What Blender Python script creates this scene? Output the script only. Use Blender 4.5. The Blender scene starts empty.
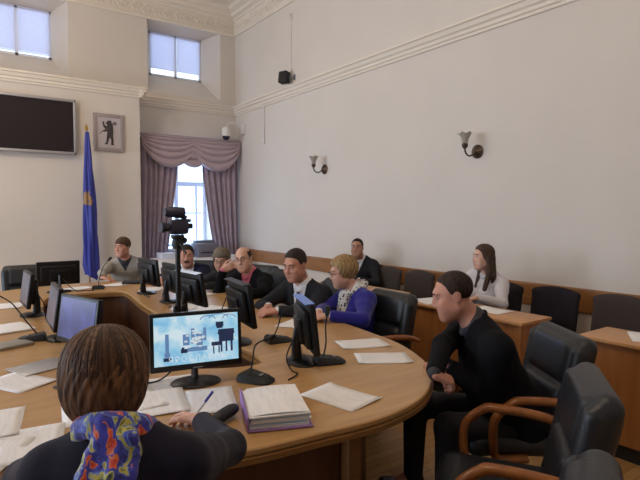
import bpy, bmesh, math, random
import numpy as np
from mathutils import Vector, Matrix
random.seed(7)
S = bpy.context.scene
COL = S.collection
PI = math.pi
rad = math.radians

# ------------------------------------------------------------------ materials
MATS = {}
def srgb(r, g, b):
    f = lambda c: (c/255/12.92) if c/255 <= .04045 else ((c/255+.055)/1.055)**2.4
    return (f(r), f(g), f(b), 1)

def base_mat(name):
    m = bpy.data.materials.new(name); m.use_nodes = True
    return m, m.node_tree, m.node_tree.nodes['Principled BSDF']

def mat(name, col, rough=.6, metal=0., spec=.5, noise=0., nscale=40., bump=0., bscale=200., emit=None, trans=0., alpha=1., sheen=0.):
    if name in MATS: return MATS[name]
    m, nt, b = base_mat(name)
    c = srgb(*col)
    b.inputs['Base Color'].default_value = c
    b.inputs['Roughness'].default_value = rough
    b.inputs['Metallic'].default_value = metal
    b.inputs['Specular IOR Level'].default_value = spec
    b.inputs['Transmission Weight'].default_value = trans
    b.inputs['Alpha'].default_value = alpha
    b.inputs['Sheen Weight'].default_value = sheen
    tc = nt.nodes.new('ShaderNodeTexCoord')
    if noise:
        n = nt.nodes.new('ShaderNodeTexNoise'); n.inputs['Scale'].default_value = nscale; n.inputs['Detail'].default_value = 4
        nt.links.new(tc.outputs['Object'], n.inputs['Vector'])
        r = nt.nodes.new('ShaderNodeValToRGB')
        r.color_ramp.elements[0].position = .3; r.color_ramp.elements[1].position = .7
        r.color_ramp.elements[0].color = tuple(x*(1-noise) for x in c[:3])+(1,)
        r.color_ramp.elements[1].color = tuple(min(1, x*(1+noise)) for x in c[:3])+(1,)
        nt.links.new(n.outputs['Fac'], r.inputs['Fac']); nt.links.new(r.outputs['Color'], b.inputs['Base Color'])
    if bump:
        n = nt.nodes.new('ShaderNodeTexNoise'); n.inputs['Scale'].default_value = bscale; n.inputs['Detail'].default_value = 3
        nt.links.new(tc.outputs['Object'], n.inputs['Vector'])
        bp = nt.nodes.new('ShaderNodeBump'); bp.inputs['Strength'].default_value = bump; bp.inputs['Distance'].default_value = .01
        nt.links.new(n.outputs['Fac'], bp.inputs['Height']); nt.links.new(bp.outputs['Normal'], b.inputs['Normal'])
    if emit:
        b.inputs['Emission Color'].default_value = srgb(*emit[:3]); b.inputs['Emission Strength'].default_value = emit[3]
    MATS[name] = m
    return m

def wood(name, c1, c2, sc=(1, 14, 14), rough=.35, scale=3., spec=.4):
    if name in MATS: return MATS[name]
    m, nt, b = base_mat(name)
    tc = nt.nodes.new('ShaderNodeTexCoord'); mp = nt.nodes.new('ShaderNodeMapping')
    mp.inputs['Scale'].default_value = sc
    n = nt.nodes.new('ShaderNodeTexNoise'); n.inputs['Scale'].default_value = scale; n.inputs['Detail'].default_value = 6; n.inputs['Distortion'].default_value = .6
    r = nt.nodes.new('ShaderNodeValToRGB')
    r.color_ramp.elements[0].position = .3; r.color_ramp.elements[1].position = .7
    r.color_ramp.elements[0].color = srgb(*c1); r.color_ramp.elements[1].color = srgb(*c2)
    nt.links.new(tc.outputs['Object'], mp.inputs['Vector']); nt.links.new(mp.outputs['Vector'], n.inputs['Vector'])
    nt.links.new(n.outputs['Fac'], r.inputs['Fac']); nt.links.new(r.outputs['Color'], b.inputs['Base Color'])
    b.inputs['Roughness'].default_value = rough; b.inputs['Specular IOR Level'].default_value = spec
    MATS[name] = m
    return m

def paper_mat(name, col=(238, 236, 238), lines=True):
    """white sheet with printed text lines (real print, follows the sheet)"""
    if name in MATS: return MATS[name]
    m, nt, b = base_mat(name)
    b.inputs['Roughness'].default_value = .8
    b.inputs['Base Color'].default_value = srgb(*col)
    if lines:
        tc = nt.nodes.new('ShaderNodeTexCoord')
        w = nt.nodes.new('ShaderNodeTexWave'); w.bands_direction = 'Y'; w.inputs['Scale'].default_value = 26.; w.inputs['Distortion'].default_value = 0
        n = nt.nodes.new('ShaderNodeTexNoise'); n.inputs['Scale'].default_value = 60
        mp = nt.nodes.new('ShaderNodeMapping'); mp.inputs['Scale'].default_value = (1, .15, 1)
        nt.links.new(tc.outputs['Object'], mp.inputs['Vector']); nt.links.new(mp.outputs['Vector'], n.inputs['Vector'])
        nt.links.new(tc.outputs['Object'], w.inputs['Vector'])
        mu = nt.nodes.new('ShaderNodeMath'); mu.operation = 'MULTIPLY'
        nt.links.new(w.outputs['Fac'], mu.inputs[0]); nt.links.new(n.outputs['Fac'], mu.inputs[1])
        r = nt.nodes.new('ShaderNodeValToRGB')
        r.color_ramp.elements[0].position = .42; r.color_ramp.elements[1].position = .55
        r.color_ramp.elements[0].color = srgb(*col); r.color_ramp.elements[1].color = srgb(col[0]-26, col[1]-26, col[2]-22)
        nt.links.new(mu.outputs[0], r.inputs['Fac']); nt.links.new(r.outputs['Color'], b.inputs['Base Color'])
    MATS[name] = m
    return m

# ------------------------------------------------------------------ mesh helpers
class MB:
    def __init__(s): s.v = []; s.f = []
    def add(s, vs, fs):
        o = len(s.v); s.v += [tuple(map(float, v)) for v in vs]; s.f += [tuple(i+o for i in f) for f in fs]; return s
    def bm(s, bm):
        bm.verts.ensure_lookup_table()
        for i, v in enumerate(bm.verts): v.index = i
        s.add([v.co[:] for v in bm.verts], [[v.index for v in f.verts] for f in bm.faces]); bm.free(); return s
    def box(s, c, size, bev=0., R=None, seg=2):
        bm = bmesh.new(); bmesh.ops.create_cube(bm, size=1)
        for v in bm.verts: v.co = Vector((v.co.x*size[0], v.co.y*size[1], v.co.z*size[2]))
        if bev: bmesh.ops.bevel(bm, geom=bm.edges[:], offset=bev, segments=seg, profile=.5, affect='EDGES')
        M = Matrix.Translation(c) @ (R.to_4x4() if R is not None else Matrix())
        bmesh.ops.transform(bm, matrix=M, verts=bm.verts); return s.bm(bm)
    def tube(s, pts, r, n=10, cap=True, flat=None):
        pts = [Vector(p) for p in pts]; k = len(pts)
        rs = r if isinstance(r, (list, tuple)) else [r]*k
        vs = []; fs = []; prev = None
        for i, p in enumerate(pts):
            t = (pts[min(i+1, k-1)]-pts[max(i-1, 0)]).normalized()
            if prev is None:
                a = Vector((0, 0, 1)) if abs(t.z) < .9 else Vector((1, 0, 0))
                u = t.cross(a).normalized()
            else:
                u = (prev - t*prev.dot(t)).normalized()
            prev = u; w = t.cross(u)
            for j in range(n):
                an = 2*PI*j/n
                vs.append(p + u*math.cos(an)*rs[i] + w*math.sin(an)*rs[i]*(flat or 1))
        for i in range(k-1):
            for j in range(n):
                fs.append((i*n+j, i*n+(j+1) % n, (i+1)*n+(j+1) % n, (i+1)*n+j))
        if cap: fs += [tuple(range(n-1, -1, -1)), tuple((k-1)*n+j for j in range(n))]
        return s.add(vs, fs)
    def lathe(s, prof, n=24, o=(0, 0, 0), R=None, sx=1., sy=1.):
        vs = []; fs = []; k = len(prof)
        for (r, z) in prof:
            for j in range(n):
                a = 2*PI*j/n; v = Vector((r*math.cos(a)*sx, r*math.sin(a)*sy, z))
                if R is not None: v = R @ v
                vs.append(v+Vector(o))
        for i in range(k-1):
            for j in range(n): fs.append((i*n+j, i*n+(j+1) % n, (i+1)*n+(j+1) % n, (i+1)*n+j))
        fs += [tuple(range(n-1, -1, -1)), tuple((k-1)*n+j for j in range(n))]
        return s.add(vs, fs)
    def prism(s, poly, z0, z1):
        n = len(poly)
        vs = [(x, y, z0) for x, y in poly]+[(x, y, z1) for x, y in poly]
        fs = [tuple(range(n-1, -1, -1)), tuple(range(n, 2*n))]+[(i, (i+1) % n, n+(i+1) % n, n+i) for i in range(n)]
        return s.add(vs, fs)
    def extrude_profile(s, prof, p0, p1, out, up=(0, 0, 1)):
        """moulding: prof points (out, up) swept from p0 to p1"""
        n = len(prof); out = Vector(out); up = Vector(up); vs = []
        for p in (Vector(p0), Vector(p1)):
            for a, b in prof: vs.append(p+out*a+up*b)
        fs = [(i, (i+1) % n, n+(i+1) % n, n+i) for i in range(n)]+[tuple(range(n-1, -1, -1)), tuple(range(n, 2*n))]
        return s.add(vs, fs)
    def grid(s, fn, nu, nv):
        vs = [fn(i/nu, j/nv) for j in range(nv+1) for i in range(nu+1)]
        fs = [(j*(nu+1)+i, j*(nu+1)+i+1, (j+1)*(nu+1)+i+1, (j+1)*(nu+1)+i) for j in range(nv) for i in range(nu)]
        return s.add(vs, fs)
    def sphere(s, c, r, n=16, R=None):
        r = r if isinstance(r, (list, tuple)) else (r, r, r)
        bm = bmesh.new(); bmesh.ops.create_uvsphere(bm, u_segments=n, v_segments=n//2+2, radius=1)
        for v in bm.verts:
            q = Vector((v.co.x*r[0], v.co.y*r[1], v.co.z*r[2]))
            v.co = (R @ q if R is not None else q)+Vector(c)
        return s.bm(bm)
    def build(s, name, material, parent=None, smooth=40, loc=None, rot=None):
        me = bpy.data.meshes.new(name); me.from_pydata(s.v, [], s.f)
        bm = bmesh.new(); bm.from_mesh(me); bmesh.ops.recalc_face_normals(bm, faces=bm.faces[:]); bm.to_mesh(me); bm.free()
        return link(name, me, material, parent, smooth, loc, rot)

def link(name, me, material, parent=None, smooth=40, loc=None, rot=None):
    me.materials.clear()
    for m in (material if isinstance(material, (list, tuple)) else [material]): me.materials.append(m)
    if smooth:
        me.polygons.foreach_set('use_smooth', [True]*len(me.polygons))
        if smooth < 180: me.set_sharp_from_angle(angle=rad(smooth))
    me.update()
    o = bpy.data.objects.new(name, me); COL.objects.link(o)
    if parent: o.parent = parent
    if loc: o.location = loc
    if rot is not None: o.rotation_euler = rot
    return o

def thing(name, label, cat, loc=(0, 0, 0), heading=0, group=None):
    o = bpy.data.objects.new(name, None); COL.objects.link(o); o.empty_display_size = .1
    o.location = loc; o.rotation_euler = (0, 0, -rad(heading))
    return tag(o, label, cat, group)
def tag(o, label, cat, group=None):
    o['label'] = label; o['category'] = cat
    if group: o['group'] = group
    return o
def struct(o): o['kind'] = 'structure'; return o
def dup(root, loc, heading, label, group=None):
    c = root.copy(); COL.objects.link(c); c.location = loc; c.rotation_euler = (0, 0, -rad(heading)); c['label'] = label
    if group: c['group'] = group
    for ch in list(root.children):
        d = ch.copy(); COL.objects.link(d); d.parent = c
        for g in list(ch.children):
            e = g.copy(); COL.objects.link(e); e.parent = d
    return c
def spline(P, n=12, closed=True):
    out = []; k = len(P); P = [np.array(p, float) for p in P]
    rng = range(k) if closed else range(k-1)
    for i in rng:
        p = [P[(i+j-1) % k] if closed else P[min(max(i+j-1, 0), k-1)] for j in range(4)]
        for q in range(n):
            t = q/n
            out.append(.5*((2*p[1])+(-p[0]+p[2])*t+(2*p[0]-5*p[1]+4*p[2]-p[3])*t*t+(-p[0]+3*p[1]-3*p[2]+p[3])*t**3))
    if not closed: out.append(P[-1])
    return [tuple(float(c) for c in v) for v in out]

# ------------------------------------------------------------------ implicit surfaces (smooth unions -> one continuous mesh)
class Field:
    def __init__(s, lo, hi, res):
        s.lo = np.array(lo, float)-2*res; s.res = res
        s.n = np.ceil((np.array(hi, float)-s.lo)/res).astype(int)+3
        s.ax = [s.lo[i]+np.arange(s.n[i])*res for i in range(3)]
        s.d = np.full(s.n, .5, np.float32)
    def apply(s, prim, k=.02, op='u'):
        f, lo, hi = prim
        m = k+.02+2*s.res
        i0 = np.clip(np.floor((np.array(lo)-m-s.lo)/s.res).astype(int), 0, s.n)
        i1 = np.clip(np.ceil((np.array(hi)+m-s.lo)/s.res).astype(int)+1, 0, s.n)
        if (i1 <= i0).any(): return s
        sl = tuple(slice(a, b) for a, b in zip(i0, i1))
        x, y, z = np.meshgrid(*[s.ax[i][sl[i]] for i in range(3)], indexing='ij', sparse=True)
        b = f(x, y, z); a = s.d[sl]
        if op == 'u':
            h = np.maximum(k-np.abs(a-b), 0)/max(k, 1e-6); r = np.minimum(a, b)-h*h*k*.25
        elif op == 's':
            b = -b; h = np.maximum(k-np.abs(a-b), 0)/max(k, 1e-6); r = np.maximum(a, b)+h*h*k*.25
        else:
            h = np.maximum(k-np.abs(a-b), 0)/max(k, 1e-6); r = np.maximum(a, b)+h*h*k*.25
        s.d[sl] = r
        return s
    def mesh(s, name):
        d = s.d; n = np.array(d.shape)-1; neg = d < 0
        C = [(i, j, k) for i in (0, 1) for j in (0, 1) for k in (0, 1)]
        sl = lambda a, c: a[c[0]:c[0]+n[0], c[1]:c[1]+n[1], c[2]:c[2]+n[2]]
        cnt = sum(sl(neg, c).astype(np.int8) for c in C)
        act = (cnt > 0) & (cnt < 8)
        I = np.argwhere(act); idx = np.full(n, -1, np.int64); idx[act] = np.arange(len(I))
        vals = {c: sl(d, c)[act] for c in C}
        pos = np.zeros((len(I), 3)); num = np.zeros(len(I))
        for c in C:
            for ax in range(3):
                if c[ax]: continue
                e = list(c); e[ax] = 1; e = tuple(e)
                a, b = vals[c], vals[e]; x = (a < 0) != (b < 0)
                t = a/np.where(x, a-b, 1)
                for q in range(3):
                    pos[:, q] += np.where(x, c[q]+(t if q == ax else 0), 0)
                num += x
        V = (I+pos/num[:, None])*s.res+s.lo
        F = []
        for ax in range(3):
            b, c = [(1, 2), (2, 0), (0, 1)][ax]
            s0 = [slice(None)]*3; s1 = [slice(None)]*3
            s0[ax] = slice(0, -1); s1[ax] = slice(1, None)
            A = neg[tuple(s0)]; B = neg[tuple(s1)]
            E = np.argwhere(A != B)
            ok = (E[:, b] > 0) & (E[:, c] > 0) & (E[:, b] < n[b]) & (E[:, c] < n[c]); E = E[ok]
            fl = A[tuple(E.T)]
            def g(db, dc):
                q = E.copy(); q[:, b] += db; q[:, c] += dc; return idx[tuple(q.T)]
            q = np.stack([g(-1, -1), g(0, -1), g(0, 0), g(-1, 0)], 1)
            q[~fl] = q[~fl][:, ::-1]
            F.append(q)
        F = np.concatenate(F)
        me = bpy.data.meshes.new(name)
        me.vertices.add(len(V)); me.vertices.foreach_set('co', V.astype(np.float32).ravel())
        me.loops.add(F.size); me.loops.foreach_set('vertex_index', F.astype(np.int32).ravel())
        me.polygons.add(len(F)); me.polygons.foreach_set('loop_start', np.arange(0, F.size, 4, dtype=np.int32))
        me.polygons.foreach_set('loop_total', np.full(len(F), 4, dtype=np.int32))
        me.update(calc_edges=True); me.validate()
        return me

A3 = lambda v: np.array(v, float)
def cap(a, b, ra, rb=None):
    a = A3(a); b = A3(b); rb = ra if rb is None else rb; ba = b-a; L = max(ba@ba, 1e-9)
    def f(x, y, z):
        h = np.clip(((x-a[0])*ba[0]+(y-a[1])*ba[1]+(z-a[2])*ba[2])/L, 0, 1)
        return np.sqrt((x-a[0]-h*ba[0])**2+(y-a[1]-h*ba[1])**2+(z-a[2]-h*ba[2])**2)-(ra+(rb-ra)*h)
    r = max(ra, rb)
    return f, np.minimum(a, b)-r, np.maximum(a, b)+r
class Frame:
    def __init__(s, O, R, sc=1.): s.O = A3(O); s.R = np.array(R, float); s.s = sc     # R columns = local axes
    def w(s, p): return s.O+s.R@(A3(p)*s.s)
    def l(s, x, y, z):
        x = x-s.O[0]; y = y-s.O[1]; z = z-s.O[2]; R = s.R
        return [(x*R[0, i]+y*R[1, i]+z*R[2, i])/s.s for i in range(3)]
    def prim(s, f, lo, hi):
        cs = np.array([s.w((a, b, c)) for a in (lo[0], hi[0]) for b in (lo[1], hi[1]) for c in (lo[2], hi[2])])
        return (lambda x, y, z: f(*s.l(x, y, z))*s.s), cs.min(0), cs.max(0)
    def cap(s, a, b, ra, rb=None): return cap(s.w(a), s.w(b), ra*s.s, None if rb is None else rb*s.s)
    def ell(s, c, r):
        c = A3(c); r = A3(r)
        def f(x, y, z):
            p = [(x-c[0])/r[0], (y-c[1])/r[1], (z-c[2])/r[2]]
            k0 = np.sqrt(p[0]**2+p[1]**2+p[2]**2); k1 = np.sqrt((p[0]/r[0])**2+(p[1]/r[1])**2+(p[2]/r[2])**2)
            return k0*(k0-1)/np.maximum(k1, 1e-6)
        return s.prim(f, c-r, c+r)
    def box(s, c, h, r=.01):
        c = A3(c); h = A3(h)
        def f(x, y, z):
            q = [np.abs(v-c[i])-h[i]+r for i, v in enumerate((x, y, z))]
            return np.sqrt(sum(np.maximum(v, 0)**2 for v in q))+np.minimum(np.maximum(np.maximum(q[0], q[1]), q[2]), 0)-r
        return s.prim(f, c-h, c+h)
    def loft(s, zs, ws, ds, ycs, inf=0., z0=None, z1=None):
        zs = np.array(zs); ws = np.array(ws)+inf; ds = np.array(ds)+inf; ycs = np.array(ycs)
        a = zs[0]-inf*.5 if z0 is None else z0; b = zs[-1] if z1 is None else z1
        def f(x, y, z):
            w = np.interp(z, zs, ws); d = np.interp(z, zs, ds); yc = np.interp(z, zs, ycs)
            p = ((np.abs(x)/w)**2.3+(np.abs(y-yc)/d)**2.3)**(1/2.3)
            return np.maximum((p-1)*np.minimum(w, d), np.maximum(a-z, z-b))
        m = max(ws.max(), ds.max())+.03
        return s.prim(f, (-m, -m, a), (m, m, b))
def rotm(yaw=0, pitch=0, roll=0):
    """local frame x right, y forward, z up; yaw clockwise seen from above, pitch up, roll = tilt to own right"""
    M = Matrix.Rotation(-rad(yaw), 3, 'Z') @ Matrix.Rotation(rad(pitch), 3, 'X') @ Matrix.Rotation(rad(roll), 3, 'Y')
    return np.array(M)
IDF = Frame((0, 0, 0), np.eye(3))

# ------------------------------------------------------------------ people: one continuous skin surface, clothes and hair as children
TZ = [-.13, -.06, .05, .15, .27, .38, .46, .50, .545]
TW = [.13, .175, .165, .15, .16, .178, .165, .115, .058]
TD = [.09, .125, .118, .108, .115, .112, .090, .072, .056]
TY = [.02, .01, .008, .012, .012, .0, -.012, -.02, -.018]
def unit(v): v = A3(v); return v/max(np.linalg.norm(v), 1e-9)
def ik(S, W, L1, L2, hint):
    S, W, hint = A3(S), A3(W), A3(hint); d = W-S; D = np.linalg.norm(d)
    k = max(1, D/(L1+L2)*1.01); L1 *= k; L2 *= k
    a = (L1*L1-L2*L2+D*D)/(2*D); h = math.sqrt(max(L1*L1-a*a, 0)); u = d/D
    p = hint-S; p = p-u*(p@u); return S+u*a+unit(p)*h
def hand_prims(W, d, n, side, curl, s=1.):
    """W wrist, d hand direction, n palm normal, side=+1 thumb towards +t; returns capsules"""
    d = unit(d); n = unit(A3(n)-d*(A3(n)@d)); t = np.cross(d, n)*side
    P = lambda a, b, c: A3(W)+(d*a+t*b+n*c)*s
    out = []
    base = [(.028, .09), (.010, .094), (-.010, .090), (-.028, .082)]
    for b, a in base: out.append((cap(P(.0, b*.6, 0), P(a, b, 0), .0145*s, .0115*s), .012))
    lens = [(.040, .025, .019), (.044, .028, .020), (.041, .026, .019), (.032, .020, .017)]
    for i, (b, a) in enumerate(base):
        p = P(a, b, 0); ang = 0
        for j, L in enumerate(lens[i]):
            ang += curl*(.75 if j == 0 else 1.0)*(1+.08*i)
            q = p+(d*math.cos(ang)+n*math.sin(ang))*L*s+t*(b*.06*s)
            out.append((cap(p, q, (.0098-.0009*j)*s, (.0092-.0010*j)*s), .004)); p = q
    p0 = P(.022, .026, .008); p1 = P(.055, .052, .018+.01*curl); p2 = P(.085, .056, .026+.018*curl); p3 = P(.106, .050, .03+.026*curl)
    out += [(cap(p0, p1, .0155*s, .0125*s), .012), (cap(p1, p2, .0115*s, .0105*s), .004), (cap(p2, p3, .0105*s, .0085*s), .004)]
    return out
SKIN = lambda k: mat('skin_%s' % k, {'fair': (206, 158, 138), 'ruddy': (192, 138, 118), 'tan': (178, 130, 108), 'pale': (214, 172, 154)}[k], .5, spec=.35, noise=.05, nscale=14)
M_EYEW = mat('eye_white', (186, 178, 172), .35); M_IRIS = mat('iris', (58, 44, 36), .2); M_LIP = {}
def lip_mat(k): return mat('lips_%s' % k, {'fair': (184, 124, 112), 'ruddy': (172, 114, 100), 'tan': (158, 108, 92), 'pale': (192, 122, 116)}[k], .45)
def hair_mat(name, c1, c2):
    if name in MATS: return MATS[name]
    m, nt, b = base_mat(name); tc = nt.nodes.new('ShaderNodeTexCoord'); mp = nt.nodes.new('ShaderNodeMapping'); mp.inputs['Scale'].default_value = (70, 70, 9)
    n = nt.nodes.new('ShaderNodeTexNoise'); n.inputs['Scale'].default_value = 1.4; n.inputs['Detail'].default_value = 3
    r = nt.nodes.new('ShaderNodeValToRGB'); r.color_ramp.elements[0].position = .35; r.color_ramp.elements[1].position = .68
    r.color_ramp.elements[0].color = srgb(*c1); r.color_ramp.elements[1].color = srgb(*c2)
    nt.links.new(tc.outputs['Object'], mp.inputs['Vector']); nt.links.new(mp.outputs['Vector'], n.inputs['Vector']); nt.links.new(n.outputs['Fac'], r.inputs['Fac']); nt.links.new(r.outputs['Color'], b.inputs['Base Color'])
    bp = nt.nodes.new('ShaderNodeBump'); bp.inputs['Strength'].default_value = .3; bp.inputs['Distance'].default_value = .004
    nt.links.new(n.outputs['Fac'], bp.inputs['Height']); nt.links.new(bp.outputs['Normal'], b.inputs['Normal'])
    b.inputs['Roughness'].default_value = .65; b.inputs['Specular IOR Level'].default_value = .22
    MATS[name] = m; return m

def head_prims(hf, fem):
    e = hf.ell; c = hf.cap; k = []
    k.append((e((0, -.018, .035), (.074, .096, .084)), .0))
    k.append((e((0, .028, -.028), (.059 if fem else .062, .061, .082)), .03))
    for s in (-1, 1):
        k.append((c((s*.052, -.005, -.055), (s*.022, .058, -.092), .022, .022), .035))
        k.append((e((s*.036, .050, -.045), (.030, .034, .036)), .03))
        k.append((e((s*.042, .066, -.016), (.018, .016, .014)), .025))
    k.append((c((-.012, .068, -.096), (.012, .068, -.096), .018 if fem else .021), .025))
    k.append((c((0, .03, -.085), (0, -.01, -.075), .034, .04), .03))
    k.append((c((-.034, .076, .036), (.034, .076, .036), .010 if not fem else .007), .025))
    for s in (-1, 1): k.append((e((s*.031, .096, .013), (.0165, .013, .0095)), .014, 's'))
    k.append((c((0, .084, .022), (0, .105, -.020), .0075, .0105), .014)); k.append((c((-.0115, .094, -.028), (.0115, .094, -.028), .0078), .010))
    k.append((e((0, .078, -.062), (.026, .014, .018)), .012))
    k.append((c((-.02, .084, -.0585), (.02, .084, -.0585), .0055), .008)); k.append((c((-.016, .084, -.0695), (.016, .084, -.0695), .0062), .007))
    k.append((c((-.022, .0945, -.064), (.022, .0945, -.064), .0020), .005, 's'))
    for s in (-1, 1):
        k.append((e((s*.075, -.014, .0), (.009, .019, .032)), .008)); k.append((e((s*.083, -.008, .004), (.005, .010, .017)), .005, 's'))
    return k

def hair_field(hf, style, res):
    F = Field(*_bb(hf, style), res)
    def shell(c, r, zl, top=None, strand=(0, 0), thin=.012):
        c = A3(c); r = A3(r); zl = np.array(zl)
        def f(x, y, z):
            p = [(x-c[0])/r[0], (y-c[1])/r[1], (z-c[2])/r[2]]
            k0 = np.sqrt(p[0]**2+p[1]**2+p[2]**2); k1 = np.sqrt((p[0]/r[0])**2+(p[1]/r[1])**2+(p[2]/r[2])**2)
            d = k0*(k0-1)/np.maximum(k1, 1e-6)
            if strand[0]: d = d+strand[0]*np.sin(strand[1]*np.arctan2(x, y+.02)+6*np.sin(22*z))*np.clip(k0, 0, 1)
            ye = y-.55*np.maximum(np.abs(x)-.035, 0)
            zz = np.interp(ye, zl[:, 0], zl[:, 1]); d = d+thin*(1-np.clip((z-zz)/.035, 0, 1))**2; d = np.maximum(d, (zz-z)*.75)
            if top is not None: d = np.maximum(d, (z-top)*.9)
            return d
        return hf.prim(f, c-r-.01, c+r+.01)
    SH = [(-.12, -.085), (-.07, -.06), (-.03, -.02), (-.005, .0), (.012, .05), (.035, .072), (.06, .085), (.09, .10)]
    if style == 'short': F.apply(shell((0, -.016, .043), (.081, .104, .090), SH, strand=(.0015, 30)), 0)
    elif style == 'crop': F.apply(shell((0, -.018, .040), (.078, .100, .087), SH, strand=(.001, 40)), 0)
    elif style == 'fringe':
        F.apply(shell((0, -.012, .045), (.084, .108, .092), [(-.12, -.09), (-.05, -.06), (-.01, .0), (.01, .035), (.05, .05), (.1, .06)], strand=(.003, 22)), 0)
    elif style == 'bald':
        F.apply(shell((0, -.018, .036), (.080, .101, .086), [(-.12, -.085), (-.07, -.06), (-.03, -.02), (-.005, .0), (.012, .05), (.03, .12)], top=.075, strand=(.001, 40)), 0)
    elif style == 'set':       # full rounded set hair, over the ears
        F.apply(shell((0, -.022, .038), (.104, .122, .108), [(-.14, -.10), (-.05, -.085), (-.01, -.06), (.015, .0), (.03, .055), (.06, .075), (.1, .085)], strand=(.003, 18), thin=.004), 0)
    elif style == 'layer':
        F.apply(shell((0, -.018, .03), (.094, .115, .105), [(-.14, -.11), (-.05, -.095), (-.005, -.07), (.015, -.02), (.03, .04), (.06, .055), (.1, .06)], strand=(.004, 20), thin=.006), 0)
    elif style == 'bob':
        zl = [(-.14, -.125), (-.08, -.128), (-.02, -.115), (.02, -.095), (.045, -.06), (.06, .04), (.1, .075)]
        F.apply(shell((0, -.014, .035), (.098, .110, .098), zl, strand=(.002, 26), thin=0), 0)
        F.apply(shell((0, -.014, -.012), (.101, .109, .112), zl, strand=(.002, 26), thin=0), .03)
    elif style == 'long':
        F.apply(shell((0, -.014, .038), (.085, .106, .094), [(-.14, -.13), (-.05, -.12), (-.01, -.10), (.01, -.03), (.03, .05), (.06, .08), (.1, .09)], strand=(.002, 30)), 0)
        for s in (-1, 1):
            F.apply(hf.cap((s*.072, -.02, .0), (s*.085, -.015, -.14), .026, .03), .03); F.apply(hf.cap((s*.085, -.015, -.14), (s*.085, .045, -.30), .03, .022), .03)
            F.apply(hf.cap((s*.04, -.06, -.03), (s*.05, -.075, -.30), .04, .03), .04)
        F.apply(hf.cap((0, -.07, -.03), (0, -.085, -.30), .04, .03), .04)
    return F
def _bb(hf, style):
    z = {'long': -.36, 'bob': -.16}.get(style, -.13)
    cs = np.array([hf.w((a, b, c)) for a in (-.14, .14) for b in (-.16, .16) for c in (z, .16)]); return cs.min(0), cs.max(0)

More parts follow.
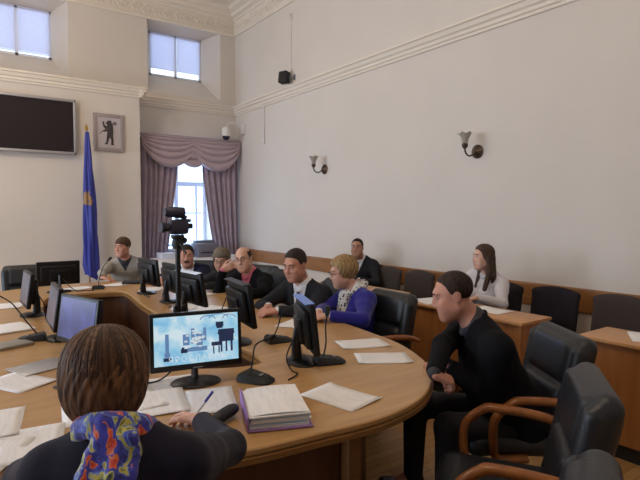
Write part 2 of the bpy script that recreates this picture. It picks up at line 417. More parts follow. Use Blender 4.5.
def person(label, H, heading, N, C, look, arms, hair, hair_col, skin='fair', fem=False, hs=1., ws=1., belly=0., knees=None, res=.008,
           top='jacket', top_mat=None, shirt=None, tie=None, legs_mat=None, glasses=False, vneck=.16, moustache=None, scarf=None, lipstick=None, twist=0, collar=True, al=1.):
    """all positions world; arms = {'L':(wrist, elbow hint, hand dir, palm normal, curl), 'R':...}; look = (yaw, pitch, roll)"""
    root = thing('person', label, 'person', (H[0], H[1], 0), heading)
    Rz = rotm(heading); O = np.array([H[0], H[1], 0.])
    T = lambda p: Rz.T@(A3(p)-O); TV = lambda v: Rz.T@A3(v)
    h, n, c = T(H), T(N), T(C)
    zax = unit(n-h); xr = rotm(twist)@np.array([1., 0, 0]); yax = unit(np.cross(zax, xr)); xax = np.cross(yax, zax)
    ts = np.linalg.norm(n-h)/.545
    tf = Frame(h, np.stack([xax, yax, zax], 1), 1.)
    hf = Frame(c, rotm(look[0]-heading, look[1], look[2]), hs)
    z_ = [v*ts for v in TZ]; w_ = [v*ws*(.93 if fem else 1) for v in TW]
    w_[-1] = TW[-1]*.95; d_ = [d+belly*b for d, b in zip(TD, [.2, .6, 1, 1, .5, .1, 0, 0, 0])]; y_ = [y+belly*.7*b for y, b in zip(TY, [0, .4, 1, 1, .5, 0, 0, 0, 0])]
    sw = .178*ws*(.9 if fem else 1)
    sh = {s: tf.w((q*sw, -.012, .45*ts)) for s, q in (('L', -1), ('R', 1))}
    tr = {s: tf.w((q*.05, -.02, .525*ts)) for s, q in (('L', -1), ('R', 1))}
    A = {}
    for s in 'LR':
        wr, el, hd, pn, cu = arms[s]; wr = T(wr); el = ik(sh[s], wr, .285*hs*al, .25*hs*al, T(el)); A[s] = (el, wr, TV(hd), TV(pn), cu)
    fl = {}
    for s, q in (('L', -1), ('R', 1)):
        hip = tf.w((q*.09, .03, -.05)); kn = T(knees[s]) if knees else np.array([q*.11, .44, h[2]-.02]); an = np.array([kn[0], kn[1]+.01, .09])
        fl[s] = (hip, kn, an)
    def torso(inf, z0=None, z1=None): return tf.loft(z_, w_, d_, y_, inf, z0, z1)
    pts = [h, n, c]+[p for s in 'LR' for p in (sh[s], A[s][0], A[s][1], A[s][1]+unit(A[s][2])*.2, *fl[s])]
    lo = np.min(pts, 0)-.16; hi = np.max(pts, 0)+.16; lo[2] = .03
    bust = [tf.ell((q*.078, .095, .30*ts), (.07, .06, .07)) for q in (-1, 1)] if fem else []
    # ---- skin
    F = Field(lo, hi, res)
    F.apply(torso(0.), 0)
    for b in bust: F.apply(b, .03)
    neck_r = .050 if fem else .058
    F.apply(cap(tf.w((0, -.018, .50*ts)), hf.w((0, -.025, -.05)), neck_r*1.05, neck_r), .03)
    for s in 'LR':
        F.apply(cap(tr[s], sh[s], .052, .058), .04)
        el, wr, hd, pn, cu = A[s]
        F.apply(cap(sh[s], el, .050, .040), .03); F.apply(cap(el, wr, .040, .026), .02)
        F.apply(cap(wr-unit(wr-el)*.03, wr+unit(hd)*.02, .025, .022), .02)
        for p, k in hand_prims(wr, hd, pn, -1 if s == 'L' else 1, cu, hs*(.93 if fem else 1)): F.apply(p, k)
        hip, kn, an = fl[s]
        F.apply(cap(hip, kn, .08, .055), .03); F.apply(cap(kn, an, .054, .036), .02); F.apply(cap(an, an+np.array([0, .13, -.045]), .036, .03), .02)
    for q in head_prims(hf, fem): F.apply(q[0], q[1], q[2] if len(q) > 2 else 'u')
    me = F.mesh('body')
    # mouth colour by place on the face
    cen = np.zeros(len(me.polygons)*3); me.polygons.foreach_get('center', cen); cen = cen.reshape(-1, 3)
    L = np.stack(hf.l(cen[:, 0], cen[:, 1], cen[:, 2]), 1)
    lip = ((L[:, 0]/.0215)**2+((L[:, 2]+.0645)/.0098)**2 < 1) & (L[:, 1] > .07)
    body = link('body', me, [SKIN(skin), lipstick or lip_mat(skin)], root, 180)
    me.polygons.foreach_set('material_index', lip.astype(np.int32))
    # ---- eyes, brows
    e = MB(); ir = MB(); br = MB(); ld = MB(); hm = hair_col
    Rm = Matrix(hf.R.tolist())
    for s in (-1, 1):
        e.sphere(hf.w((s*.031, .0725, .0125)), .0128*hs, 12); ir.sphere(hf.w((s*.031, .0812, .0122)), .0052*hs, 8)
        ld.tube([hf.w((s*.031+x, .0715+math.sqrt(max(0, .0145**2-x*x)), .0195-22*x*x)) for x in (-.013, -.008, 0, .008, .013)], [.002*hs, .0042*hs, .0048*hs, .0042*hs, .002*hs], 6)
        ld.tube([hf.w((s*.031+x, .0715+math.sqrt(max(0, .0138**2-x*x)), .0055+16*x*x)) for x in (-.013, -.008, 0, .008, .013)], [.002*hs, .0034*hs, .0036*hs, .0034*hs, .002*hs], 6)
        br.tube([hf.w((s*.013, .0905, .033)), hf.w((s*.03, .0885, .0385)), hf.w((s*.05, .0735, .034))], [.003*hs, .0042*hs, .002*hs], 6)
    e.build('eyes', M_EYEW, root, 180); ir.build('irises', M_IRIS, root, 180); br.build('eyebrows', hm, root, 180); ld.build('eyelids', SKIN(skin), root, 180)
    if moustache:
        MB().tube([hf.w((-.034, .083, -.062)), hf.w((-.016, .098, -.048)), hf.w((0, .101, -.046)), hf.w((.016, .098, -.048)), hf.w((.034, .083, -.062))], [.004*hs, .009*hs, .0095*hs, .009*hs, .004*hs], 8).build('moustache', hm, root, 180)
    if glasses:
        g = MB()
        for s in (-1, 1):
            g.tube([hf.w((s*.032+.023*math.cos(a*PI/8), .098, .012+.017*math.sin(a*PI/8))) for a in range(17)], .0017*hs, 6)
            g.tube([hf.w((s*.055, .096, .016)), hf.w((s*.078, .06, .014)), hf.w((s*.082, -.005, .012))], .0018*hs, 6)
        g.tube([hf.w((-.01, .1, .014)), hf.w((0, .104, .018)), hf.w((.01, .1, .014))], .0017*hs, 6)
        g.build('glasses', mat('glasses_frame', (60, 48, 44), .3), root, 60)
    # ---- hair
    hres = min(res, .006) if hair != 'bob' else .004
    ho = link('hair', hair_field(hf, hair, hres).mesh('hair'), hm, root, 180)
    # ---- trousers and shoes
    F = Field(np.min([h-.25]+[p for s in 'LR' for p in fl[s]], 0)-.12, np.max([h+.1]+[p for s in 'LR' for p in fl[s]], 0)+.16, max(res, .01))
    F.apply(torso(.008, z1=.05), 0)
    for s in 'LR':
        hip, kn, an = fl[s]
        F.apply(cap(hip, kn, .09, .068), .04); F.apply(cap(kn, an+np.array([0, 0, .0]), .068, .052), .03)
    link('trousers', F.mesh('trousers'), legs_mat or mat('dark_trousers', (30, 30, 38), .85, bump=.1), root, 180)
    for s in 'LR':
        an = fl[s][2]; f2 = Frame((an[0], an[1], 0), np.eye(3))
        F = Field((an[0]-.07, an[1]-.1, -.01), (an[0]+.07, an[1]+.24, .13), .009)
        F.apply(f2.box((0, .065, .045), (.045, .13, .038), .03)); F.apply(f2.box((0, .05, .02), (.05, .145, .02), .018), .01); F.apply(f2.cap((0, 0, .06), (0, -.01, .1), .045), .03)
        link('shoe', F.mesh('shoe'), mat('black_shoe', (24, 22, 22), .35), root, 180)
    # ---- upper clothes
    def shoulders(F, inf):
        for s in 'LR':
            F.apply(cap(tr[s], sh[s], .052+inf, .062+inf), .05)
            F.apply(cap(sh[s], sh[s]+(A[s][0]-sh[s])*.35, .057+inf, .054+inf), .035)
    def sleeves(F, inf, cuff=.02):
        for s in 'LR':
            el, wr, hd, pn, cu = A[s]
            F.apply(cap(sh[s], el, .056+inf, .046+inf), .035)
            F.apply(cap(el, el+(wr-el)*(1-cuff/np.linalg.norm(wr-el)), .046+inf, .034+inf), .02)
    rr = max(res*.9, .006)
    if shirt:
        F = Field(lo, hi, rr); F.apply(torso(.007, z0=.02), 0)
        for b in bust: F.apply(b, .03)
        F.apply(cap(tf.w((0, -.018, .50*ts)), tf.w((0, -.022, .56*ts)), neck_r+.012, neck_r+.008), .02)
        for s in 'LR':
            F.apply(cap(tr[s], sh[s], .055, .06), .04)
            el, wr = A[s][:2]; u = unit(wr-el); F.apply(cap(sh[s], el, .054, .044), .02); F.apply(cap(el, wr-u*.004, .044, .033), .01)
        # open collar points
        for q in (-1, 1): F.apply(tf.cap((q*.012, .062, .515*ts), (q*.055, .012, .555*ts), .014, .012), .012)
        link('shirt', F.mesh('shirt'), shirt, root, 180)
    F = Field(lo, hi, rr)
    inf = .016 if top == 'jacket' else .012
    F.apply(torso(inf), 0)
    for b in bust: F.apply((lambda x, y, z, g=b[0]: g(x, y, z)-.012, b[1], b[2]), .04)
    shoulders(F, .008 if top == 'jacket' else .005)
    if top == 'jacket':
        for s in 'LR': F.apply(cap(sh[s], sh[s]-xax*0, .070), .03)
    # cloth folds: gentle ripples added to the surface
    gx, gy, gz = np.meshgrid(*F.ax, indexing='ij', sparse=True)
    seed = (H[0]*7.3+H[1]*3.1) % 6.28
    F.d += (.0035*np.sin(26*gz+14*gx+seed+3*np.sin(17*gy))*np.sin(19*gy-11*gz+seed*2)).astype(np.float32)
    if vneck:
        z0, z1 = (.50-vneck*1.9)*ts, .56*ts; wv = .075 if shirt else .06
        def wedge(x, y, z): return np.maximum(np.maximum(np.abs(x)-wv*np.clip((z-z0)/(z1-z0), 0, 1.2), -(y-.0)), z0-z)*.8
        F.apply(tf.prim(wedge, (-.12, 0, z0-.01), (.12, .26, .62*ts)), .006, 's')
    F.apply(cap(tf.w((0, -.02, .545*ts)), tf.w((0, -.02, .70*ts)), neck_r+.014, neck_r+.03), .006, 's')
    sleeves(F, .008 if top == 'jacket' else .005, cuff=.03)
    if collar:
        lw = .075
        ptsL = lambda q: [(q*.0+.0, -.085, .555*ts), (q*.055, -.06, .56*ts), (q*.085, -.0, .54*ts), (q*.08, .062, .485*ts)]
        for q in (-1, 1):
            P = ptsL(q)
            for a, b in zip(P, P[1:]): F.apply(tf.cap(a, b, .0165, .0165), .008)
            if top == 'jacket' and vneck:
                zz = np.linspace(.47*ts, (.50-vneck*1.9)*ts+.01, 6)
                prev = None
                for z in zz:
                    xx = q*(.078*np.clip((z-(.50-vneck*1.9)*ts)/(vneck*1.9*ts), 0, 1)+.016)
                    dd = np.interp(z, z_, d_); yy = np.interp(z, z_, y_); w0 = np.interp(z, z_, w_)
                    p = (xx, yy+(dd+.018)*math.sqrt(max(0, 1-(abs(xx)/w0)**2))-.004, z)
                    if prev is not None: F.apply(tf.cap(prev, p, .0125, .0125), .006)
                    prev = p
    link(top, F.mesh(top), top_mat, root, 180)
    if tie:
        mb = MB(); P = []
        for z in np.linspace(.515*ts, (.50-vneck*1.9)*ts-.04, 9):
            dd = np.interp(z, z_, d_); yy = np.interp(z, z_, y_); P.append(tf.w((0, max(yy+dd+.013, .062), z)))
        R_ = [.016, .013, .014, .017, .02, .023, .026, .028, .02]
        F = Field(np.min(P, 0)-.05, np.max(P, 0)+.05, .005)
        for i in range(8):
            f1 = Frame(P[i], tf.R)
            nx = P[i+1]; q = [tf.l(*P[i])[j] for j in range(3)]; q2 = [tf.l(*nx)[j] for j in range(3)]
            for xo in (-1, 1): F.apply(tf.cap((xo*R_[i]*.6, q[1], q[2]), (xo*R_[i+1]*.6, q2[1], q2[2]), .009), .012)
        link('tie', F.mesh('tie'), tie, root, 180)
    return root, dict(tf=tf, hf=hf, ts=ts, sh=sh, A=A, body=body, hair=ho, z=z_, w=w_, d=d_, y=y_, T=T)

# ------------------------------------------------------------------ the room
M_WALL = mat('wall_plaster', (218, 210, 203), .85, spec=.2, noise=.02, nscale=1.5, bump=.04, bscale=60)
M_TRIM = mat('white_plaster_trim', (230, 220, 208), .7, spec=.25)
M_CEIL = mat('ceiling_white', (225, 218, 205), .9, spec=.1)
M_FRAME = mat('window_white_paint', (232, 236, 244), .4)
M_DADO = wood('dado_wood', (140, 94, 52), (162, 112, 66), (3, .8, 3), .45)
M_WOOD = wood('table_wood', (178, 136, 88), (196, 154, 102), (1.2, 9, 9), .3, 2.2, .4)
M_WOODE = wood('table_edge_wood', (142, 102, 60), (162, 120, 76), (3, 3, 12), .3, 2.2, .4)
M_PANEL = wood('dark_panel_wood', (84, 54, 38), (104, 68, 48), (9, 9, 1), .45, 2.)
M_DESK = wood('desk_wood', (146, 92, 48), (168, 112, 64), (9, 9, 1.), .4, 2.)
M_DESKT = wood('desk_top_wood', (186, 134, 84), (204, 152, 100), (9, 1, 9), .35, 2.)
M_ARM = wood('armrest_wood', (128, 74, 36), (158, 98, 50), (6, 6, 6), .3, 2.)
M_LEATHER = mat('black_leather', (32, 34, 40), .42, spec=.5, bump=.15, bscale=120)
M_FABRIC = mat('dark_fabric', (46, 42, 48), .95, spec=.1, bump=.3, bscale=400)
M_FABRICB = mat('brown_grey_fabric', (74, 66, 64), .95, spec=.1, bump=.3, bscale=400)
M_BLACK = mat('black_plastic', (20, 20, 24), .35)
M_BLACKM = mat('black_matte', (24, 24, 28), .6)
M_CHROME = mat('grey_metal', (150, 150, 155), .35, metal=.8)
M_SILVER = mat('silver_plastic', (170, 168, 172), .4, metal=.3)
M_WHITE = mat('white_plastic', (225, 222, 222), .5)
M_SCREENOFF = mat('dark_screen', (44, 37, 40), .55, spec=.15)

XR, YB, YT, XT, ZC = 5.0, 10.1, 9.5, 2.81, 5.75
XL, YF = -4.5, -3.0
def floor_mat():
    m, nt, b = base_mat('parquet')
    tc = nt.nodes.new('ShaderNodeTexCoord'); br = nt.nodes.new('ShaderNodeTexBrick')
    br.inputs['Scale'].default_value = 1; br.inputs['Brick Width'].default_value = .42; br.inputs['Row Height'].default_value = .07; br.inputs['Mortar Size'].default_value = .002
    br.inputs['Color1'].default_value = srgb(176, 138, 88); br.inputs['Color2'].default_value = srgb(156, 118, 72); br.inputs['Mortar'].default_value = srgb(90, 64, 40)
    nt.links.new(tc.outputs['Object'], br.inputs['Vector']); nt.links.new(br.outputs['Color'], b.inputs['Base Color'])
    b.inputs['Roughness'].default_value = .35
    return m
struct(MB().box(((XL+XR)/2, (YF+YB)/2, -.05), (XR-XL+.4, YB-YF+.4, .1)).build('floor', floor_mat(), smooth=0))
struct(MB().box(((XL+XR)/2, (YF+YB)/2, ZC+.05), (XR-XL+.4, YB-YF+1.6, .1)).build('ceiling', M_CEIL, smooth=0))
struct(MB().box((XR+.1, (YF+YB)/2, ZC/2), (.2, YB-YF+.4, ZC)).build('wall_right', M_WALL, smooth=0))
struct(MB().box(((XL+XR)/2, YF-.1, ZC/2), (XR-XL+.4, .2, ZC)).build('wall_front', M_WALL, smooth=0))

def wall_holes(mb, axis, p, depth, lo, hi, holes):
    """plane (axis 'x'|'y' = p) with rectangular openings whose reveals run to p+depth; hole = (a0,a1,z0,z1, b0,b1,y0,y1)"""
    mk = (lambda a, z, q: (a, q, z)) if axis == 'y' else (lambda a, z, q: (q, a, z))
    xs = sorted({lo, hi}|{h[0] for h in holes}|{h[1] for h in holes}); zs = sorted({0, ZC}|{h[2] for h in holes}|{h[3] for h in holes})
    for i in range(len(xs)-1):
        for j in range(len(zs)-1):
            cx, cz = (xs[i]+xs[i+1])/2, (zs[j]+zs[j+1])/2
            if any(h[0] < cx < h[1] and h[2] < cz < h[3] for h in holes): continue
            mb.add([mk(xs[i], zs[j], p), mk(xs[i+1], zs[j], p), mk(xs[i+1], zs[j+1], p), mk(xs[i], zs[j+1], p)], [(0, 1, 2, 3)])
    for h in holes:
        f = [mk(h[0], h[2], p), mk(h[1], h[2], p), mk(h[1], h[3], p), mk(h[0], h[3], p)]
        k = [mk(h[4], h[6], p+depth), mk(h[5], h[6], p+depth), mk(h[5], h[7], p+depth), mk(h[4], h[7], p+depth)]
        mb.add(f+k, [(i, (i+1) % 4, 4+(i+1) % 4, 4+i) for i in range(4)])
    return mb
UP = [(3.16, 4.66, 3.87, 5.25, 3.33, 4.44, 4.32, 5.19), (.28, 1.78, 3.87, 5.25, .48, 1.59, 4.31, 5.17)]
LOW = (3.3, 4.62, .85, 2.8, 3.4, 4.5, .85, 2.75)
struct(wall_holes(MB(), 'y', YB, .5, XL, XR, UP+[LOW]).build('wall_back', M_WALL, smooth=0))
LW = [(1.6, 3.2, .9, 3.2, 1.7, 3.1, .95, 3.1), (4.4, 6., .9, 3.2, 4.5, 5.9, .95, 3.1), (7.2, 8.8, .9, 3.2, 7.3, 8.7, .95, 3.1)]
struct(wall_holes(MB(), 'x', XL, -.4, YF, YB, LW).build('wall_left', M_WALL, smooth=0))
# the deep pier that carries the screen, up to the moulding
struct(MB().box(((XL+XT)/2, (YT+YB)/2, 3.7/2), (XT-XL, YB-YT, 3.7)).build('wall_pier', M_WALL, smooth=0))

PROF = [(0, 0), (.025, 0), (.03, .03), (.05, .04), (.055, .075), (.08, .09), (.1, .135), (.125, .145), (.125, .17), (.02, .19), (0, .19)]
t = MB()
t.extrude_profile(PROF, (XL, YT, 3.6), (XT+.11, YT, 3.6), (0, -1, 0))
t.extrude_profile(PROF, (XT, YT-.11, 3.6), (XT, YB, 3.6), (1, 0, 0))
t.extrude_profile(PROF, (XT, YB, 3.6), (XR, YB, 3.6), (0, -1, 0))
t.extrude_profile(PROF, (XR, YF, 3.6), (XR, YB, 3.6), (-1, 0, 0))
struct(t.build('trim_1', M_TRIM, smooth=20))
# cornice: bead, leaf frieze, stepped mouldings to the ceiling
CP = [(0, -.03), (.03, -.03), (.04, 0), (.03, .02), (.03, .27), (.06, .28), (.07, .31), (.14, .34), (.16, .38), (.26, .42), (.28, .46), (.36, .48), (.36, .49), (0, .49)]
t = MB()
t.extrude_profile(CP, (XL, YB, 5.27), (XR, YB, 5.27), (0, -1, 0))
t.extrude_profile(CP, (XR, YF, 5.27), (XR, YB, 5.27), (-1, 0, 0))
def scroll(put):
    for sg in (1, -1):
        pts = []; r0 = .085
        for i in range(26):
            a = i/25*PI*3.2; r = r0*(1-i/30)
            pts.append(put(.1*sg*.95+sg*r*math.cos(a+PI), .13+sg*r*math.sin(a+PI)))
        t.tube(pts, [.016-.0004*i for i in range(26)], 6)
        for q in range(5):
            a = q*1.2; t.tube([put(.1*sg+.03*math.cos(a), .13+.03*math.sin(a)), put(.1*sg+.07*math.cos(a+.5), .13+.06*math.sin(a+.5)), put(.1*sg+.105*math.cos(a+.6), .13+.1*math.sin(a+.6))], [.012, .018, .006], 5)
for i in range(9): scroll(lambda u, v, x=4.72-.42*i: (x+u, YB-.035, 5.28+v))
for i in range(9): scroll(lambda u, v, y=9.85-.42*i: (XR-.035, y+u, 5.28+v))
struct(t.build('trim_2', M_TRIM, smooth=30))
t = MB().extrude_profile([(0, 0), (.02, 0), (.024, .004), (.024, .22), (.018, .235), (0, .235)], (XR, YF, .58), (XR, YB, .58), (-1, 0, 0))
struct(t.build('trim_3', M_DADO, smooth=0))
t = MB().extrude_profile([(0, 0), (.02, 0), (.02, .08), (.01, .1), (0, .1)], (XR, YF, 0), (XR, YB, 0), (-1, 0, 0))
struct(t.build('baseboard_right', M_TRIM, smooth=0))
# thin plaster seam above the curtains
# windows
def glass():
    m = bpy.data.materials.new('window_glass'); m.use_nodes = True; nt = m.node_tree; nt.nodes.clear()
    o = nt.nodes.new('ShaderNodeOutputMaterial'); mx = nt.nodes.new('ShaderNodeMixShader'); tr = nt.nodes.new('ShaderNodeBsdfTransparent'); gl = nt.nodes.new('ShaderNodeBsdfGlossy')
    gl.inputs['Roughness'].default_value = .02; mx.inputs[0].default_value = .06
    nt.links.new(tr.outputs[0], mx.inputs[1]); nt.links.new(gl.outputs[0], mx.inputs[2]); nt.links.new(mx.outputs[0], o.inputs[0]); return m
M_GLASS = glass()
def blind_mat():
    m = bpy.data.materials.new('blind_slat'); m.use_nodes = True; nt = m.node_tree; nt.nodes.clear()
    o = nt.nodes.new('ShaderNodeOutputMaterial'); mx = nt.nodes.new('ShaderNodeMixShader'); d = nt.nodes.new('ShaderNodeBsdfDiffuse'); tl = nt.nodes.new('ShaderNodeBsdfTranslucent')
    d.inputs[0].default_value = srgb(240, 240, 248); tl.inputs[0].default_value = srgb(242, 242, 252); mx.inputs[0].default_value = .55
    nt.links.new(d.outputs[0], mx.inputs[1]); nt.links.new(tl.outputs[0], mx.inputs[2]); nt.links.new(mx.outputs[0], o.inputs[0]); return m
M_BLIND = blind_mat()
def upper_window(n, h, blind_bottom):
    x0, x1, z0, z1 = h[4:]
    y = YB+.5; f = MB(); w = .045
    for x in (x0+w/2, (x0+x1)/2, x1-w/2): f.box((x, y+.02, (z0+z1)/2), (w*1.2, .06, z1-z0), .004)
    for z in (z0+w/2, z1-w/2): f.box(((x0+x1)/2, y+.02, z), (x1-x0, .06, w), .004)
    win = struct(f.build('window_%d' % n, M_FRAME))
    MB().box(((x0+x1)/2, y+.03, (z0+z1)/2), (x1-x0, .004, z1-z0)).build('pane', M_GLASS, win, smooth=0)
    for q, (a, b) in enumerate(((x0+.03, (x0+x1)/2-.02), ((x0+x1)/2+.02, x1-.03))):
        s = MB(); z = z1-.05; zb = z0+blind_bottom
        s.box(((a+b)/2, y-.035, z1-.03), (b-a, .03, .035), .004)
        while z > zb:
            s.box(((a+b)/2, y-.035, z), (b-a, .040, .0016), 0, Matrix.Rotation(rad(62), 3, 'X')); z -= .031
        s.box(((a+b)/2, y-.035, zb-.012), (b-a, .02, .014), .003)
        s.build('blind', M_BLIND, win, smooth=0)
    return win
upper_window(1, UP[0], .16); upper_window(2, UP[1], .08)
x0, x1, z0, z1 = LOW[4:]; y = YB+.5; f = MB()
for x, w in ((x0+.03, .06), (3.86, .09), (x1-.03, .06)): f.box((x, y+.02, (z0+z1)/2), (w, .07, z1-z0), .006)
for z, w in ((z0+.03, .06), (2.16, .1), (z1-.03, .06), (1.55, .035)): f.box(((x0+x1)/2, y+.02, z), (x1-x0, .065, w), .006)
for x in (3.52, 4.3): f.box((x, y+.025, (z0+2.16)/2), (.05, .05, 2.16-z0), .004)
win = struct(f.build('window_3', M_FRAME))
MB().box(((x0+x1)/2, y+.04, (z0+z1)/2), (x1-x0, .004, z1-z0)).build('pane', M_GLASS, win, smooth=0)
MB().box((3.96, YB+.2, .83), (1.5, .62, .05), .01).build('window_sill', M_FRAME, win)
for i, h in enumerate(LW):
    f = MB()
    for yy in (h[4]+.03, (h[4]+h[5])/2, h[5]-.03): f.box((XL-.4, yy, (h[6]+h[7])/2), (.06, .06, h[7]-h[6]))
    for z in (h[6]+.03, 2.4, h[7]-.03): f.box((XL-.4, (h[4]+h[5])/2, z), (.06, h[5]-h[4], .06))
    struct(f.build('window_%d' % (4+i), M_FRAME))

# ------------------------------------------------------------------ curtains
M_CURT = mat('mauve_brown_drape', (170, 154, 170), .75, spec=.25, noise=.08, nscale=6, sheen=.3)
M_SWAG = mat('mauve_swag_satin', (180, 160, 170), .5, spec=.4, sheen=.3)
def curtain(label, side):
    def fn(u, v):                     # u 0 = outer edge, 1 = edge by the glass; v 0 = top
        z = 2.98-v*2.9
        inner = {1: [3.72, 3.64, 3.52, 3.44, 3.42], -1: [4.12, 4.18, 4.3, 4.4, 4.42]}[side]
        xi = float(np.interp(v, [0, .25, .55, .75, 1], inner)); xo = {1: 2.93, -1: 4.95}[side]
        x = xo+(xi-xo)*u
        return (x, 9.93+.035*math.sin(u*PI*13)+.012*math.sin(u*29+v*3), z)
    mb = MB().grid(fn, 110, 24)
    o = mb.build('curtain', M_CURT, smooth=180)
    sd = o.modifiers.new('thickness', 'SOLIDIFY'); sd.thickness = .006
    return tag(o, label, 'curtain', 'window curtains')
curtain('mauve curtain panel hanging on the left side of the tall window', 1)
curtain('mauve curtain panel hanging on the right side of the window, under the dome camera', -1)
val = thing('curtain_valance', 'mauve valance of three draped swags across the top of the tall window', 'valance', (3.94, 9.86, 2.5))
def swag(xa, xb, drop, y, side=0):
    """one draped swag: curved folds hanging between two points; side = leans its pleats to one end"""
    def fn(u, v):
        c = (4*u*(1-u))**.75
        z = 3.03-(.03+drop*v)*c*(.15+.85*v**.85)-.16*v*(1-c)
        r = abs(math.sin(v*PI*6))**.7
        x = xa+(xb-xa)*(u+side*.10*v*(1-u if side < 0 else u)*c)
        return (x-3.94, y-9.86-.05*c-.05*r*c*v-.02*r, z-2.5)
    o = MB().grid(fn, 44, 96).build('swag', M_SWAG, val, smooth=180)
    sd = o.modifiers.new('thickness', 'SOLIDIFY'); sd.thickness = .005
swag(3.52, 4.36, .56, 9.87); swag(2.93, 4.0, .58, 9.83); swag(3.88, 4.97, .62, 9.83)
MB().box((0, .02, .53), (2.05, .05, .05), .006).build('rail', M_CURT, val)
# ------------------------------------------------------------------ wall things
tv = thing('wall_television', 'large flat black television with silver frame on the left back wall', 'television', (.955, 9.47, 2.96))
f = MB(); w, h = 1.57, .9
for sx in (-1, 1): f.box((sx*(w/2-.018), -.06, 0), (.036, .07, h), .008)
for sz in (-1, 1): f.box((0, -.06, sz*(h/2-.022)), (w, .07, .044), .008)
f.build('frame', M_SILVER, tv)
MB().box((0, -.045, 0), (w-.06, .03, h-.07)).build('screen', M_SCREENOFF, tv, smooth=0)
MB().box((0, -.005, 0), (w-.2, .06, h-.2), .01).build('back_housing', M_BLACKM, tv)

pic = thing('emblem_picture', 'grey framed picture of a dark bear emblem beside the blue flag', 'picture', (2.275, 9.485, 2.935))
f = MB(); w, h = .5, .64
for sx in (-1, 1): f.box((sx*(w/2-.03), -.012, 0), (.06, .026, h), .004)
for sz in (-1, 1): f.box((0, -.012, sz*(h/2-.03)), (w-.1, .0255, .06), .004)
f.build('frame', mat('emblem_frame', (158, 146, 146), .6), pic)
MB().box((0, -.006, 0), (w-.1, .012, h-.1)).build('mat_board', mat('emblem_ground', (190, 180, 184), .7), pic, smooth=0)
bear = [(-.02, .185), (-.005, .2), (.015, .195), (.03, .203), (.042, .19), (.045, .165), (.062, .14), (.07, .08), (.072, .01), (.066, -.06), (.075, -.12), (.07, -.17), (.083, -.2), (.035, -.2), (.033, -.17), (.038, -.12), (.02, -.075), (.0, -.11), (-.015, -.16), (-.02, -.19), (-.07, -.195), (-.068, -.18), (-.045, -.165), (-.035, -.1), (-.028, -.03), (-.02, .02), (-.06, .01), (-.095, .015), (-.11, .0), (-.112, .018), (-.07, .045), (-.055, .06), (-.082, .09), (-.092, .14), (-.098, .17), (-.085, .182), (-.072, .165), (-.062, .12), (-.03, .1), (-.022, .13), (-.04, .14), (-.045, .155)]
bm = MB(); n = len(bear)
vs = [(x*1.05, -.018, z*1.05) for x, z in bear]+[(x*1.05, -.010, z*1.05) for x, z in bear]
bm.add(vs, [tuple(range(n)), tuple(range(2*n-1, n-1, -1))]+[(i, (i+1) % n, n+(i+1) % n, n+i) for i in range(n)])
bm.build('bear_emblem', mat('emblem_bear', (66, 58, 62), .7), pic, smooth=0)
ax = MB(); ax.tube([(-.16, -.016, -.03), (-.05, -.016, .05), (.02, -.016, .09)], .005, 6)
for q in range(6):
    a = q*PI/3; ax.box((.1+.022*math.cos(a), -.015, .165+.018*math.sin(a)), (.028, .006, .02), .002, Matrix.Rotation(a, 3, 'Y'))
ax.build('emblem_axe', mat('emblem_grey', (108, 98, 102), .7), pic)

flag = thing('flag', 'blue flag with gold emblem draped on its pole by the screen wall', 'flag', (1.86, 9.2, 0))
MB().tube([(0, 0, .02), (0, 0, 2.9)], .014, 12).build('pole', mat('flag_pole', (140, 110, 70), .4), flag)
MB().lathe([(0.001, 2.89), (.02, 2.9), (.028, 2.93), (.02, 2.96), (.012, 2.985), (.004, 3.01), (.001, 3.02)], 16).build('finial', mat('brass', (170, 135, 70), .35, metal=.8), flag)
MB().lathe([(.001, 0), (.2, 0), (.2, .02), (.05, .05), (.03, .12), (.001, .12)], 24).build('base', M_BLACKM, flag)
def flagm():
    m, nt, b = base_mat('flag_cloth'); tc = nt.nodes.new('ShaderNodeTexCoord')
    d = nt.nodes.new('ShaderNodeVectorMath'); d.operation = 'DISTANCE'; d.inputs[1].default_value = (-.05, -.1, 1.78)
    n = nt.nodes.new('ShaderNodeTexNoise'); n.inputs['Scale'].default_value = 14
    a = nt.nodes.new('ShaderNodeMath'); a.operation = 'MULTIPLY_ADD'; a.inputs[1].default_value = .22
    nt.links.new(tc.outputs['Object'], d.inputs[0]); nt.links.new(tc.outputs['Object'], n.inputs['Vector'])
    nt.links.new(n.outputs['Fac'], a.inputs[0]); nt.links.new(d.outputs['Value'], a.inputs[2])
    r = nt.nodes.new('ShaderNodeValToRGB'); r.color_ramp.interpolation = 'CONSTANT'
    r.color_ramp.elements[0].color = srgb(150, 116, 74); r.color_ramp.elements[1].position = .215; r.color_ramp.elements[1].color = srgb(46, 56, 150)
    nt.links.new(a.outputs[0], r.inputs['Fac']); nt.links.new(r.outputs['Color'], b.inputs['Base Color']); b.inputs['Roughness'].default_value = .55
    return m
def ff(u, v):
    wdt = float(np.interp(v, [0, .15, .45, .75, .93, 1], [.05, .10, .17, .21, .22, .16]))
    a = u*2*PI
    r = 1+.18*math.sin(a*5+v*5)+.1*math.sin(a*9-v*7)
    return (.01+(.5*wdt+.0)*math.cos(a)*r+.02*v, .42*wdt*math.sin(a)*r, 2.88-v*2.4-(.05*math.cos(a) if v > .9 else 0))
MB().grid(ff, 72, 40).build('cloth', flagm(), flag, smooth=180)

